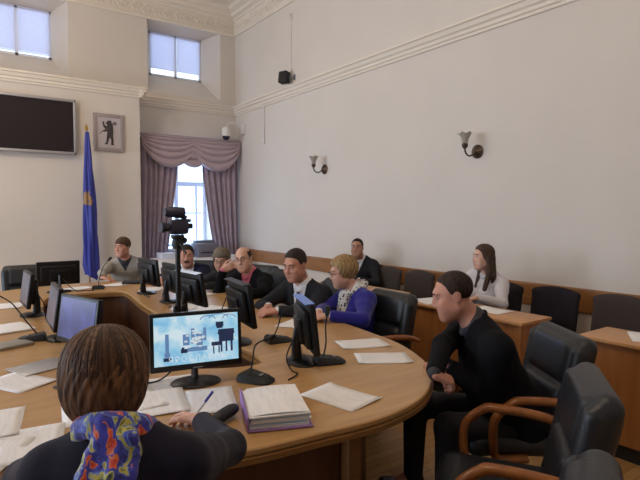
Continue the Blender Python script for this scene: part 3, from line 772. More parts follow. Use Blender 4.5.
sp = thing('loudspeaker', 'small black loudspeaker on the long wall with a cable loop above it', 'loudspeaker', (4.86, 7.88, 3.93))
R = Matrix.Rotation(rad(20), 3, 'Z') @ Matrix.Rotation(rad(8), 3, 'Y')
MB().box((0, .02, 0), (.13, .17, .2), .012, R).build('cabinet', M_BLACKM, sp)
MB().box((-.066, 0, 0), (.008, .14, .17), .004, R).build('grille', M_BLACK, sp)
MB().tube([(.05, -.03, 0), (.11, -.1, 0), (.14, -.1, 0)], .012, 8).box((.135, -.1, 0), (.01, .06, .1), .003).build('bracket', M_CHROME, sp)
MB().tube([(.128, 0, .06), (.13, .0, .4), (.13, -.01, .8), (.13, -.02, 1.02)], .006, 6).tube([(.125, -.02+.05*math.sin(a/8*2*PI), 1.07-.06*math.cos(a/8*2*PI)) for a in range(9)], .01, 6).build('cable', M_WHITE, sp)

dc = thing('dome_camera', 'white dome security camera on a curved arm beside the valance', 'camera', (4.7, 9.72, 3.22))
MB().box((.27, 0, .05), (.05, .14, .2), .01).build('wall_plate', M_WHITE, dc)
MB().tube([(.25, 0, .06), (.18, 0, .13), (.06, 0, .17), (-.04, 0, .15), (-.1, 0, .08), (-.1, 0, .04)], .014, 10).build('arm', M_WHITE, dc)
MB().lathe([(.001, .09), (.05, .085), (.085, .05), (.092, 0), (.09, -.09), (.08, -.1), (.001, -.1)], 28, (-.1, 0, -.02)).build('housing', M_WHITE, dc)
MB().lathe([(.001, -.1), (.075, -.1), (.07, -.14), (.04, -.17), (.001, -.18)], 24, (-.1, 0, -.02)).build('lens_dome', mat('dark_dome', (30, 34, 60), .1), dc)
struct(MB().box((4.985, 8.86, 3.28), (.02, .03, .66), .003).box((4.98, 8.86, 2.93), (.04, .07, .1), .006).build('cable_duct', M_WHITE))  # cable duct on the long wall, small box at its lower end

def sconce(y, label):
    s = thing('wall_sconce', label, 'wall lamp', (XR, y, 2.26), 0, 'wall sconces')
    s.scale = (.92, .92, .92)
    br = mat('old_brass', (92, 78, 66), .35, metal=.7)
    Rx = Matrix.Rotation(rad(-90), 3, 'Y')
    p = MB().lathe([(.001, 0), (.085, 0), (.088, .012), (.07, .02), (.06, .035), (.035, .045), (.02, .06), (.001, .06)], 28, (0, 0, 0), Rx)
    for q in range(10):
        a = q*PI/5; p.sphere((-.022, .066*math.cos(a), .066*math.sin(a)), (.012, .014, .014), 8)
    p.build('backplate', br, s)
    arm = [(-.05, 0, 0), (-.1, .0, -.04), (-.15, .005, -.062), (-.205, .01, -.045), (-.235, .012, .0), (-.238, .012, .035)]
    MB().tube(spline(arm, 6, False), .011, 10).build('arm', br, s)
    MB().lathe([(.001, .02), (.02, .022), (.036, .05), (.04, .07), (.03, .085), (.001, .085)], 20, (-.238, .012, 0)).build('cup', br, s)
    prof = [(.03, .08), (.036, .1), (.045, .13), (.056, .165), (.075, .195), (.092, .21)]
    vs = []; fs = []; n = 40
    for i, (r, z) in enumerate(prof):
        for j in range(n):
            a = 2*PI*j/n; k = 1+.10*(i/5)**2*math.sin(a*6)
            vs.append((-.238+r*k*math.cos(a), .012+r*k*math.sin(a), z+.012*(i/5)**2*math.sin(a*6)))
    for i in range(len(prof)-1):
        for j in range(n): fs.append((i*n+j, i*n+(j+1) % n, (i+1)*n+(j+1) % n, (i+1)*n+j))
    o = MB().add(vs, fs).build('glass_shade', mat('frosted_glass', (205, 200, 190), .35, trans=.5), s, smooth=180)
    sd = o.modifiers.new('thickness', 'SOLIDIFY'); sd.thickness = .004
sconce(3.86, 'brass wall sconce with frosted tulip shade, the nearer and larger of two')
sconce(6.87, 'brass wall sconce with frosted tulip shade, the farther one, above the empty dark armchairs')

# ------------------------------------------------------------------ conference table
OUT = spline([(2.27, 2.53), (2.19, 2.17), (2.0, 1.82), (1.72, 1.58), (1.4, 1.485), (1.07, 1.505), (.7, 1.56), (.3, 1.76), (-.05, 2.15), (-.28, 2.8), (-.36, 3.7), (-.34, 4.6), (-.18, 5.4), (.15, 6.0), (.6, 6.28), (1.1, 6.36), (1.6, 6.28), (2.02, 5.95), (2.24, 5.3), (2.34, 4.4), (2.36, 3.5)], 8)
INN = spline([(1.385, 2.8), (1.36, 2.45), (1.22, 2.41), (1.0, 2.52), (.78, 2.72), (.62, 3.1), (.56, 3.7), (.57, 4.4), (.66, 5.2), (.8, 5.54), (1.1, 5.57), (1.4, 5.5), (1.43, 5.3), (1.35, 4.6), (1.325, 4.0), (1.34, 3.4)], 8)
CX, CY = 1.0, 3.9
def polar(P, n=260):
    P = np.array(P); out = []
    for i in range(n):
        a = 2*PI*i/n; d = np.array([math.cos(a), math.sin(a)]); best = None
        for p, q in zip(P, np.roll(P, -1, 0)):
            e = q-p; w = p-np.array([CX, CY]); den = d[0]*e[1]-d[1]*e[0]
            if abs(den) < 1e-9: continue
            t = (w[0]*e[1]-w[1]*e[0])/den; s = (w[0]*d[1]-w[1]*d[0])/den
            if t > 0 and -1e-6 <= s <= 1+1e-6 and (best is None or t > best): best = t
        out.append((CX+d[0]*best, CY+d[1]*best))
    return out
PO, PI_ = polar(OUT), polar(INN)
def offs(P, d):
    P = np.array(P); t = np.roll(P, -1, 0)-np.roll(P, 1, 0); t /= np.linalg.norm(t, axis=1)[:, None]
    return P+np.stack([t[:, 1], -t[:, 0]], 1)*d          # + = away from the centre (ccw loop)
def ring(prof):
    """closed section; prof = list of (which, offset, z)"""
    mb = MB(); n = len(PO); k = len(prof); vs = []
    for which, d, z in prof:
        Q = offs(PO if which == 'o' else PI_, d); vs += [(x, y, z) for x, y in Q]
    fs = [(i*n+j, i*n+(j+1) % n, ((i+1) % k)*n+(j+1) % n, ((i+1) % k)*n+j) for i in range(k) for j in range(n)]
    return mb.add(vs, fs)
tb = thing('conference_table', 'large ring-shaped wooden conference table that everyone sits around', 'table', (0, 0, 0))
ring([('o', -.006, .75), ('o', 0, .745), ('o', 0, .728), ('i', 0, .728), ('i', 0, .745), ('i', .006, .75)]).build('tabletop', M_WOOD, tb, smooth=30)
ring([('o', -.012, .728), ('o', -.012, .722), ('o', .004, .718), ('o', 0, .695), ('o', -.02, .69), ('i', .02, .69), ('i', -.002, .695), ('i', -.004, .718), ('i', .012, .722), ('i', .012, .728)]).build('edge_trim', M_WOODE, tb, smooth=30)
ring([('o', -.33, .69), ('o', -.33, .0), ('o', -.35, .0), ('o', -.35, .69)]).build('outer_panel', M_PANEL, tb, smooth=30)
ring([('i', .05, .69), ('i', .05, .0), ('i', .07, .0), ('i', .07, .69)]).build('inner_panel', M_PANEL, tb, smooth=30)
Q = offs(PO, -.30)
for i in range(4, 260, 20):
    x, y = Q[i]; a = math.atan2(y-CY, x-CX)
    MB().box((x, y, .345), (.05, .09, .69), .004, Matrix.Rotation(a, 3, 'Z')).build('support_post', M_WOODE, tb)

# ------------------------------------------------------------------ desks along the wall
def desk(y0, y1, label):
    x0, x1 = 3.36, 3.74
    t = thing('side_desk', label, 'desk', ((x0+x1)/2, (y0+y1)/2, 0), 0, 'narrow desks along the long wall')
    L = y1-y0; W = x1-x0
    MB().box((0, 0, .738), (W+.02, L+.02, .024), .004).build('desktop', M_DESKT, t)
    MB().box((-W/2+.03, 0, .41), (.018, L-.04, .625)).build('front_panel', M_DESK, t, smooth=0)
    for s in (-1, 1): MB().box((0, s*(L/2-.011), .413), (W, .02, .624)).build('side_panel', M_DESK, t, smooth=0)
    MB().box((-W/2+.05, 0, .05), (.02, L-.03, .1)).box((0, L/2-.025, .05), (W-.1, .02, .1)).box((0, -L/2+.025, .05), (W-.1, .02, .1)).build('plinth', M_BLACKM, t, smooth=0)
desk(2.19, 3.36, 'narrow wooden desk in front of the woman in the white blouse')
desk(.5, 1.76, 'narrow wooden desk at the right edge with a sheet lying on it')
desk(3.7, 4.9, 'narrow wooden desk in front of the man sitting against the wall')

# ------------------------------------------------------------------ executive armchairs
SK = [math.radians(-11)]
def leather_mesh(kind):
    F = Field((-.36, -.5, .3), (.36, .36, 1.1), .011)
    if kind == 'seat':
        fr = Frame((0, .0, .405), rotm(0, 2))
        F.apply(fr.box((0, 0, 0), (.255, .255, .05), .045)); F.apply(fr.box((0, .02, .035), (.21, .2, .035), .03), .03)
        F.apply(fr.cap((-.2, .235, .0), (.2, .235, .0), .052), .03)
    else:
        fr = Frame((0, -.265, .665), rotm(0, 12))
        F.apply(fr.box((0, 0, 0), (.25, .055, .275), .055))
        F.apply(fr.box((0, -.03, .0), (.19, .04, .21), .04), .03)
        F.apply(fr.box((0, .05, .135), (.19, .03, .105), .03), .012)
        F.apply(fr.box((0, .055, -.09), (.185, .035, .095), .035), .012)
        F.apply(fr.cap((-.215, .035, -.24), (-.225, .04, .19), .04), .02); F.apply(fr.cap((.215, .035, -.24), (.225, .04, .19), .04), .02)
    return F.mesh(kind)
SEAT_ME, BACK_ME = leather_mesh('seat'), leather_mesh('backrest')
def make_exec(loc, heading, label):
    t = thing('office_armchair', label, 'chair', loc, heading, 'black leather armchairs round the table')
    link('seat', SEAT_ME, M_LEATHER, t, 180); link('backrest', BACK_ME, M_LEATHER, t, 180)
    for s in (-1, 1):
        p = spline([(s*.285, -.30, .60), (s*.30, -.16, .645), (s*.30, .04, .662), (s*.30, .10, .648), (s*.297, .175, .575), (s*.29, .18, .46), (s*.275, .15, .375), (s*.25, .0, .36)], 5, False)
        MB().tube(p, .027, 10, flat=.75).build('armrest', M_ARM, t, 60)
    MB().tube([(0, 0, .36), (0, 0, .1)], .03, 12).box((0, 0, .35), (.25, .3, .02)).build('column', M_BLACK, t)
    for k in range(5):
        a = k*2*PI/5+.3; c, q = math.cos(a), math.sin(a)
        lg = MB().tube([(0, 0, .12), (.15*c, .15*q, .11), (.29*c, .29*q, .075)], [.032, .026, .018], 8).build('base_leg', M_ARM, t)
        MB().sphere((.29*c, .29*q, .03), (.024, .024, .03), 10).build('caster', M_BLACK, lg)
    return t
EX = make_exec((2.38, 1.63, 0), -57, 'black leather armchair under the man in black, its backrest standing behind him')
for x, y, h, lab in [
    (1.78, 1.21, -36, 'empty black leather armchair with wooden arms, second from the bottom right corner'),
    (1.03, .83, -28, 'black leather armchair cut off by the bottom edge, nearest the camera on the right'),
    (2.52, 2.98, -88, 'black leather armchair of the woman in blue, its backrest showing beside her'),
    (2.66, 3.76, -95, 'black leather armchair under the man in the dark suit and tie'),
    (2.66, 4.72, -100, 'black leather armchair under the balding man with the pink shirt'),
    (2.72, 5.3, -110, 'black leather armchair under the grey-haired woman leaning on the table'),
    (2.48, 6.15, -140, 'black leather armchair under the man with the moustache behind the tripod'),
    (.72, 6.72, 180, 'empty black leather armchair behind the far left monitor'),
    (.22, 1.15, 33, 'black leather armchair under the woman with the colourful scarf')]:
    dup(EX, (x, y, 0), h, lab)

# ------------------------------------------------------------------ fabric chairs by the wall
def fabric_back():
    F = Field((-.3, -.35, .35), (.3, .1, .9), .011)
    fr = Frame((0, -.2, .625), rotm(0, 9))
    F.apply(fr.box((0, 0, 0), (.235, .028, .185), .028)); F.apply(fr.box((0, 0, .03), (.2, .034, .14), .03), .03)
    F.apply(fr.ell((0, 0, .16), (.235, .03, .065)), .03)
    return F.mesh('backrest')
FB_ME = fabric_back()
def make_side(loc, heading, label, m, group='fabric chairs along the wall'):
    t = thing('visitor_chair', label, 'chair', loc, heading, group)
    MB().box((0, .02, .42), (.46, .44, .06), .028, seg=3).build('seat', m, t, 60)
    link('backrest', FB_ME.copy(), m, t, 180)
    for sx in (-1, 1):
        MB().tube([(sx*.2, .2, .40), (sx*.215, .22, 0)], .011, 8).build('leg', M_BLACK, t)
        MB().tube([(sx*.2, -.2, .62), (sx*.2, -.17, .42), (sx*.215, -.26, 0)], .011, 8).build('leg', M_BLACK, t)
    return t
SC = make_side((4.47, 2.70, 0), -90, 'empty black fabric chair against the wall just right of the woman in white', M_FABRIC)
SCB = make_side((4.47, 2.10, 0), -90, 'empty brown-grey fabric chair against the wall behind the rightmost desk', M_FABRICB)
dup(SC, (4.42, 3.25, 0), -90, 'black fabric chair under the woman in the white blouse')
dup(SCB, (4.47, 4.46, 0), -90, 'empty brown-grey fabric chair by the wall, the one nearer the woman in white of two')
dup(SCB, (4.47, 5.02, 0), -90, 'empty brown-grey fabric chair by the wall next to the man in the dark suit there')
dup(SC, (4.66, 5.56, 0), -95, 'black fabric chair under the man sitting against the wall')
WC = make_side((1.9, 7.08, 0), 190, 'tan chair under the man in the grey sweater', mat('tan_fabric', (176, 138, 84), .8, bump=.2))

# ------------------------------------------------------------------ monitors
M_BEZEL = mat('glossy_black_bezel', (16, 16, 20), .4, spec=.35)
M_SCR = {}
def lit(name, rgb, st, f=None):
    m, nt, b = base_mat(name); b.inputs['Base Color'].default_value = (.01, .01, .01, 1); b.inputs['Roughness'].default_value = .3
    b.inputs['Emission Color'].default_value = srgb(*rgb); b.inputs['Emission Strength'].default_value = st
    tc = nt.nodes.new('ShaderNodeTexCoord'); n = nt.nodes.new('ShaderNodeTexNoise'); n.inputs['Scale'].default_value = 9; n.inputs['Detail'].default_value = 5
    r = nt.nodes.new('ShaderNodeValToRGB'); r.color_ramp.elements[0].position = .35; r.color_ramp.elements[1].position = .65
    r.color_ramp.elements[0].color = srgb(*rgb); r.color_ramp.elements[1].color = srgb(*[min(255, c*1.25+20) for c in rgb])
    nt.links.new(tc.outputs['Object'], n.inputs['Vector']); nt.links.new(n.outputs['Fac'], r.inputs['Fac']); nt.links.new(r.outputs['Color'], b.inputs['Emission Color'])
    return m
M_LIT = lit('lit_screen_blue', (120, 185, 228), .9); M_LITD = lit('lit_screen_violet', (46, 46, 130), .6); M_LITG = lit('lit_screen_grey', (100, 100, 126), .4)
def monitor(x, y, heading, label, screen, tilt=6, w=.40, h=.265, top=.345, top_mat=None, group='computer monitors on the table'):
    t = thing('computer_monitor', label, 'monitor', (x, y, .75), heading, group)
    R = Matrix.Rotation(rad(tilt), 3, 'X'); cz = top-h/2
    P = lambda a, b, c: R @ Vector((a, b, c))+Vector((0, 0, cz))
    MB().box(P(0, 0, 0), (w, .03, h), .006, R).box(P(0, -.028, -.005), (w-.07, .036, h-.07), .014, R).box(P(0, -.05, -.02), (w*.45, .03, h*.5), .01, R).build('casing', M_BEZEL, t)
    MB().box(P(0, .0152, .006), (w-.036, .003, h-.045), 0, R).build('screen', screen, t, smooth=0)
    MB().box(P(0, .016, -h/2+.009), (.045, .002, .005), 0, R).build('maker_plate', M_CHROME, t, smooth=0)
    if top_mat: MB().box(P(0, -.012, h/2+.0015), (w-.03, .05, .004), .001, R).build('top_strip', top_mat, t, smooth=0)
    MB().tube([(0, -.06, .0), (0, -.065, .1), (0, -.05, cz-.02)], [.03, .026, .026], 12, flat=.6).build('stand_neck', M_BLACK, t)
    MB().lathe([(.001, .0), (.115, 0), (.118, .005), (.11, .012), (.04, .02), (.001, .02)], 32, (0, -.03, 0), None, 1.0, .75).build('stand_base', M_BEZEL, t)
    MB().tube(spline([(.03, -.075, cz-.05), (.08, -.13, .06), (.15, -.12, .008), (.22, -.1, .006), (.3, -.16, .006)], 6, False), .004, 6).build('cable', M_BLACK, t)
    return t
M_GLOSSTOP = mat('reflective_top', (150, 175, 235), .25, spec=.6)
def wallpaper():
    """on-screen picture: pale blue wash with soft clouds"""
    m, nt, b = base_mat('screen_picture'); b.inputs['Base Color'].default_value = (.01, .01, .01, 1)
    tc = nt.nodes.new('ShaderNodeTexCoord'); n = nt.nodes.new('ShaderNodeTexNoise'); n.inputs['Scale'].default_value = 11; n.inputs['Detail'].default_value = 6; n.inputs['Distortion'].default_value = .4
    r = nt.nodes.new('ShaderNodeValToRGB'); e = r.color_ramp.elements
    e[0].position = .3; e[0].color = srgb(120, 190, 234); e[1].position = .6; e[1].color = srgb(222, 243, 252); q = e.new(.45); q.color = srgb(165, 218, 245)
    nt.links.new(tc.outputs['Object'], n.inputs['Vector']); nt.links.new(n.outputs['Fac'], r.inputs['Fac']); nt.links.new(r.outputs['Color'], b.inputs['Emission Color'])
    b.inputs['Emission Strength'].default_value = .95; b.inputs['Roughness'].default_value = .3
    return m
mw = monitor(.915, 2.27, 192, 'lit monitor with a pale blue city picture, in front of the woman with the scarf', wallpaper(), 4, w=.42)
def art(name, rgb, st=.8):
    return mat(name, (10, 10, 12), .4, emit=rgb+(st,))
def onscreen(mb): # local screen coords (u right as seen, v up) -> monitor space
    R = Matrix.Rotation(rad(4), 3, 'X'); cz = .345-.265/2
    mb.v = [tuple(R @ Vector((-x, .0172+z, y+.006))+Vector((0, 0, cz))) for x, y, z in mb.v]; return mb
dk = MB()
for bx, by, bw, bh in [(.135, .03, .075, .012), (.135, .018, .08, .012), (.135, -.005, .07, .035), (.112, -.045, .008, .05), (.135, -.045, .008, .05), (.16, -.045, .01, .05), (.09, -.03, .05, .018), (.075, -.058, .006, .035), (.1, -.058, .006, .035), (.105, .06, .036, .022), (.105, .047, .028, .012), (-.06, -.05, .03, .018), (-.065, -.04, .012, .014), (-.135, -.082, .034, .016)]:
    dk.box((bx, by, 0), (bw, bh, .001))
onscreen(dk).build('picture_dark', art('picture_ink', (38, 50, 84)), mw, smooth=0)
md = MB()
for bx, by, bw, bh in [(-.135, -.01, .016, .085), (-.135, -.062, .024, .02), (-.05, .0, .03, .05), (-.02, .015, .016, .07), (.01, .0, .03, .06), (.035, .02, .014, .06), (.0, -.045, .09, .02)]:
    md.box((bx, by, -.0003), (bw, bh, .001))
for cx, cy, rx in [(.05, .085, .035), (.1, .09, .045), (.15, .085, .03)]:
    md.tube([(cx+rx*math.cos(a/8*PI), cy+.018*math.sin(a/8*PI), 0) for a in range(9)], .0022, 5)
onscreen(md).build('picture_mid', art('picture_wash', (112, 150, 200)), mw, smooth=0)
lt = MB()
for q in range(26):
    a, r = random.uniform(0, 6.3), random.uniform(0, 1); lt.box((.0+.06*r*math.cos(a), .0+.05*r*math.sin(a), .0003), (.014, .008, .001))
onscreen(lt).build('picture_light', art('picture_white', (236, 246, 252)), mw, smooth=0)
cu = bpy.data.curves.new('caption', 'FONT'); cu.body = 'ЯРОСЛАВЛЬ'; cu.size = .036; cu.align_x = 'CENTER'; cu.space_character = 1.25
tmp = bpy.data.objects.new('caption_tmp', cu); COL.objects.link(tmp); bpy.context.view_layer.update()
me = bpy.data.meshes.new_from_object(tmp); bpy.data.objects.remove(tmp)
tx = MB(); tx.add([(v.co.x, v.co.y-.098, .0008) for v in me.vertices], [tuple(p.vertices) for p in me.polygons])
onscreen(tx).build('caption', art('caption_white', (226, 240, 250), .95), mw, smooth=0)

monitor(1.60, 5.18, 82, 'black monitor seen from behind, nearest the man in the grey sweater', M_LIT)
monitor(1.62, 4.56, 88, 'black monitor seen from behind, standing left of the camera tripod pole', M_LIT)
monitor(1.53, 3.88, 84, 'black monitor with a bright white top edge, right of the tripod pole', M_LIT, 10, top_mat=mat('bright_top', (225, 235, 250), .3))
monitor(1.455, 2.88, 98, 'black monitor seen from behind in front of the man in suit and tie', M_LIT, 8, top=.38, top_mat=M_BLACK)
monitor(1.55, 2.285, 112, 'black monitor seen edge-on with a blue reflection painted on its top, beside two microphones', M_LIT, 6, .36, .27, .34, top_mat=mat('blue_painted_reflection', (96, 140, 230), .3))  # blue strip colours in the light reflected off the black top edge
monitor(.88, 5.82, 0, 'wide black monitor seen from behind at the far left of the table', M_LIT, 4, .40, .24, .31)
monitor(.47, 4.58, -91, 'monitor on the left wing with a narrow pale screen, the farther of that row', M_LITG, 8)
monitor(.52, 3.62, -88, 'monitor on the left wing with a grey screen, middle of that row', M_LITG, 8)
monitor(.555, 3.04, -107, 'monitor with a violet screen just above the head of the woman with the scarf', M_LITD, 8)

# ------------------------------------------------------------------ microphones
def microphone(x, y, heading, neck, label):
    """neck: list of points in world space, last = head"""
    t = thing('table_microphone', label, 'microphone', (x, y, .75), heading, 'gooseneck microphones on the table')
    b = MB(); P = [(-.065, -.08), (.065, -.08), (.06, .06), (.035, .095), (-.035, .095), (-.06, .06)]
    vs = [(px, py, 0) for px, py in P]+[(px*.85, py*.85, .045 if py < 0 else .022) for px, py in P]; n = len(P)
    bm = bmesh.new(); V = [bm.verts.new(v) for v in vs]
    bm.faces.new([V[i] for i in range(n-1, -1, -1)]); bm.faces.new([V[n+i] for i in range(n)])
    for i in range(n): bm.faces.new((V[i], V[(i+1) % n], V[n+(i+1) % n], V[n+i]))
    bmesh.ops.bevel(bm, geom=bm.edges[:], offset=.008, segments=2, affect='EDGES')
    b.bm(bm).build('base', M_BLACKM, t, 50)
    M = Matrix.Translation((x, y, .75)) @ Matrix.Rotation(-rad(heading), 4, 'Z'); Mi = M.inverted()
    pts = [Vector((0, -.03, .03))]+[Mi @ Vector(p) for p in neck]
    MB().tube(spline(pts, 7, False), .0045, 8).build('gooseneck', M_BLACKM, t)
    d = (pts[-1]-pts[-2]).normalized(); h = pts[-1]
    MB().tube([h-d*.02, h-d*.005, h+d*.015, h+d*.035, h+d*.042], [.008, .014, .016, .013, .004], 12).build('capsule', M_BLACK, t)
    MB().box((.0, .03, .034), (.03, .012, .004), .001, Matrix.Rotation(rad(-8), 3, 'X')).build('button', M_CHROME, t)
    return t
microphone(1.165, 2.16, 150, [(1.17, 2.20, .84), (1.22, 2.26, .895), (1.325, 2.30, .905)], 'black microphone with a bulky base just right of the lit monitor')
microphone(1.64, 2.75, 100, [(1.66, 2.78, .84), (1.69, 2.77, .93), (1.75, 2.72, .97)], 'black microphone standing behind the edge-on monitor')
microphone(1.625, 2.20, 110, [(1.63, 2.23, .85), (1.65, 2.26, .93), (1.675, 2.28, 1.0)], 'black microphone to the right of the edge-on monitor, neck upright')
microphone(1.26, 5.80, 20, [(1.28, 5.86, .85), (1.33, 5.9, .97), (1.40, 5.93, 1.04)], 'black microphone in front of the man in the grey sweater')
microphone(.40, 3.68, -80, [(.37, 3.72, .87), (.30, 3.78, .98), (.22, 3.82, 1.04)], 'black microphone on the left wing beside the grey monitor screen')
microphone(1.73, 3.72, 80, [(1.74, 3.74, .84), (1.78, 3.75, .9), (1.86, 3.74, .92)], 'black microphone behind the monitor with the bright edge')

# ------------------------------------------------------------------ papers and small things on the table
PM = paper_mat('printed_paper'); PB = paper_mat('blank_paper', (238, 237, 240), False)
def sheet(x, y, ang, label, z=.751, w=.21, h=.297, m=None, group=None, curl=.006):
    mb = MB().grid(lambda u, v: ((u-.5)*w, (v-.5)*h, curl*(2*v-1)**4*u+.0008), 6, 8)
    o = mb.build('paper_sheet', m or PM, None, 180, (x, y, z), (0, 0, -rad(ang)))
    sd = o.modifiers.new('thickness', 'SOLIDIFY'); sd.thickness = .0006; sd.offset = 1
    return tag(o, label, 'paper', group or 'loose paper sheets')
sheet(1.36, 1.755, -12, 'white sheet lying beside the thick binder, near the table edge')
sheet(1.92, 2.095, 122, 'white sheet in front of the man in black, the nearer of two there')
sheet(2.03, 2.405, 111, 'white sheet between the man in black and the woman in blue, the farther of two')
sheet(.24, 2.79, -30, 'white sheet on the left wing, just below the flat plastic folder')
sheet(.10, 2.28, 10, 'white sheet at the left edge, half over another one')
sheet(.20, 2.01, 12, 'white sheet at the bottom left corner beside the shoulder of the woman with the scarf')
sheet(.06, 1.98, 30, 'white sheet at the bottom left edge, partly under its neighbour', z=.7505)
sheet(.44, 2.22, 8, 'white sheet left of the neck of the woman with the scarf')
sheet(.70, 2.14, 14, 'white sheet being written on by the woman with the scarf', z=.7525)
sheet(.88, 2.04, 20, 'white sheet under the black glasses case')
sheet(.80, 2.36, 100, 'pale sheet lying under the stand of the lit monitor', z=.7505)
sheet(.62, 2.24, 2, 'white sheet half hidden behind the head of the woman with the scarf')
sheet(2.02, 3.12, 60, 'white sheet under the hands of the woman in blue')
sheet(1.72, 4.05, 75, 'white sheet in front of the balding man')
sheet(1.86, 3.86, 20, 'white sheet by the microphone of the balding man', z=.752)
sheet(1.62, 4.25, 30, 'white sheet at the foot of the monitor with the bright edge')
sheet(1.95, 4.8, 80, 'white sheet in front of the grey-haired woman')
sheet(1.70, 5.42, 30, 'white sheet in front of the man with the moustache')
sheet(1.08, 5.95, 70, 'white sheet left of the microphone at the far end')
sheet(1.50, 6.0, 60, 'white sheet in front of the man in the grey sweater')
sheet(.40, 5.15, 15, 'white sheet on the left wing behind the farther pale screen')
o = MB().box((0, 0, .009), (.15, .21, .018), .003).build('notebook', mat('grey_green_cover', (150, 146, 138), .6), None, 40, (.27, 3.58, .751), (0, 0, rad(-70)))
tag(o, 'thin grey notebook at the left edge of the table, below the paper stack', 'notebook')
sheet(3.60, 2.62, 3, 'white sheet on the desk before the woman in white', m=PB)
sheet(3.52, 3.22, 20, 'white sheet on the far end of the desk of the woman in white', m=PB)
sheet(3.62, 1.45, 60, 'white sheet on the desk at the right edge of the picture', m=PB)
o = MB().box((0, 0, .004), (.26, .2, .006), .002).build('plastic_folder', mat('clear_grey_plastic', (190, 186, 186), .25, alpha=.85), None, 40, (.36, 3.0, .751), (0, 0, rad(22)))
tag(o, 'flat translucent plastic folder on the left wing beside the violet monitor', 'folder')
o = MB().box((0, 0, .006), (.23, .30, .012), .003).build('paper_stack', PB, None, 40, (.315, 4.12, .752), (0, 0, rad(12)))
tag(o, 'stack of white papers on the left wing at the left edge, near the pale screen', 'paper stack')

bd = thing('document_binder', 'thick purple ring binder full of papers lying on the near table edge', 'binder', (1.03, 1.755, .751), 22)
pur = mat('purple_card', (150, 112, 178), .5)
MB().box((0, 0, .004), (.245, .33, .004), .001).build('back_cover', pur, bd)
MB().box((-.122, 0, .03), (.006, .33, .056), .002).build('spine', pur, bd)
random.seed(3)
for k in range(9):
    m = [PB, PB, mat('pale_blue_sheets', (176, 206, 226), .7), PB][k % 4]
    MB().box((.0+random.uniform(-.006, .008), random.uniform(-.008, .008), .0085+k*.0055), (.222, .302, .0052), .0005, Matrix.Rotation(rad(random.uniform(-2, 2)), 3, 'Z')).build('page_block', m, bd, smooth=0)
MB().grid(lambda u, v: ((u-.5)*.212+.004, (v-.5)*.299, .0575+.004*math.sin(u*PI)+.006*u*v), 8, 8).build('top_sheet', PM, bd, 180)

o = MB().tube([(0, -.075, .024), (0, -.07, .026), (0, -.04, .028), (0, .04, .028), (0, .07, .026), (0, .078, .024)], [.006, .02, .027, .027, .022, .006], 16, flat=.85).build('glasses_case', M_BLACKM, None, 60, (.835, 1.80, .752), (0, 0, rad(-58)))
tag(o, 'black rounded glasses case on the table between the writing hand and the binder', 'glasses case')
pn = thing('pen', 'blue and white ballpoint pen held over the paper by the writing woman', 'pen', (.745, 1.84, .80), 0)
dv = Vector((.10, .035, .075)).normalized()
MB().tube([-dv*.05, -dv*.045, dv*.04], [.001, .0045, .005], 10).build('barrel', mat('pen_white', (210, 212, 226), .4), pn)
MB().tube([dv*.04, dv*.09, dv*.093], [.0056, .0054, .002], 10).build('cap', mat('pen_blue', (62, 66, 170), .4), pn)
o = MB().box((0, 0, .012), (.20, .27, .022), .006).build('black_folder', M_BLACKM, None, 40, (1.70, 6.02, .751), (0, 0, rad(70)))
tag(o, 'black closed folder on the table in front of the man in the grey sweater', 'folder')
o = MB().box((0, 0, .006), (.072, .145, .01), .004).build('mobile_phone', M_BEZEL, None, 40, (.42, 2.55, .751), (0, 0, rad(25)))
tag(o, 'small black phone lying left of the head of the woman with the scarf', 'phone')
o = MB().tube(spline([(1.38, 3.3, .757), (1.45, 3.42, .757), (1.5, 3.3, .757), (1.56, 3.5, .757), (1.46, 3.62, .757), (1.6, 3.7, .757)], 7, False), .004, 6).build('cable', M_BLACK)
tag(o, 'thin black cable curling on the table between the monitors', 'cable')

# ------------------------------------------------------------------ camcorder on its tripod, inside the ring
tp = thing('tripod', 'tall black tripod standing in the hollow of the table, carrying the video camera', 'tripod', (1.135, 3.10, 0))
MB().tube([(0, 0, .55), (0, 0, 1.36)], .016, 12).build('column', M_BLACK, tp)
for k in range(3):
    a = 1.57+k*2*PI/3; c, q = math.cos(a), math.sin(a)
    MB().tube([(.03*c, .03*q, .98), (.13*c, .13*q, .4), (.19*c, .19*q, .02)], [.013, .012, .009], 8).sphere((.19*c, .19*q, .015), .015, 8).build('leg', M_BLACK, tp)
MB().lathe([(.001, 1.33), (.03, 1.33), (.036, 1.36), (.03, 1.39), (.04, 1.40), (.04, 1.415), (.001, 1.415)], 16).sphere((.045, .01, 1.38), .02, 10).build('pan_head', M_BLACKM, tp)
MB().tube([(.0, -.02, 1.37), (.01, -.08, 1.33), (.01, -.11, 1.31)], .007, 8).build('pan_handle', M_BLACK, tp)
cm = thing('video_camera', 'dark video camera mounted on the tripod in front of the window', 'camera', (1.14, 3.10, 1.418), -92)
DB = mat('camera_dark_blue', (40, 40, 62), .4)
MB().box((0, 0, .046), (.075, .12, .09), .02).build('body', DB, cm)
MB().tube([(0, .06, .045), (0, .085, .045), (0, .09, .045), (0, .11, .045)], [.026, .026, .032, .034], 16).build('lens', DB, cm)
MB().box((0, -.03, .085), (.03, .1, .02), .006).tube([(0, -.05, .1), (0, -.02, .115), (0, .02, .115)], .016, 10).build('handle', DB, cm)
MB().tube([(0, -.04, .136), (0, -.035, .136), (0, .06, .138), (0, .085, .138)], [.014, .032, .034, .022], 14).build('microphone', DB, cm)
MB().box((.04, -.085, .05), (.028, .05, .034), .008).build('viewfinder', M_BLACK, cm)
MB().tube([(.04, -.04, .0), (.045, -.05, -.12), (.05, -.045, .12)], .003, 6).build('cable', M_BLACK, cm)

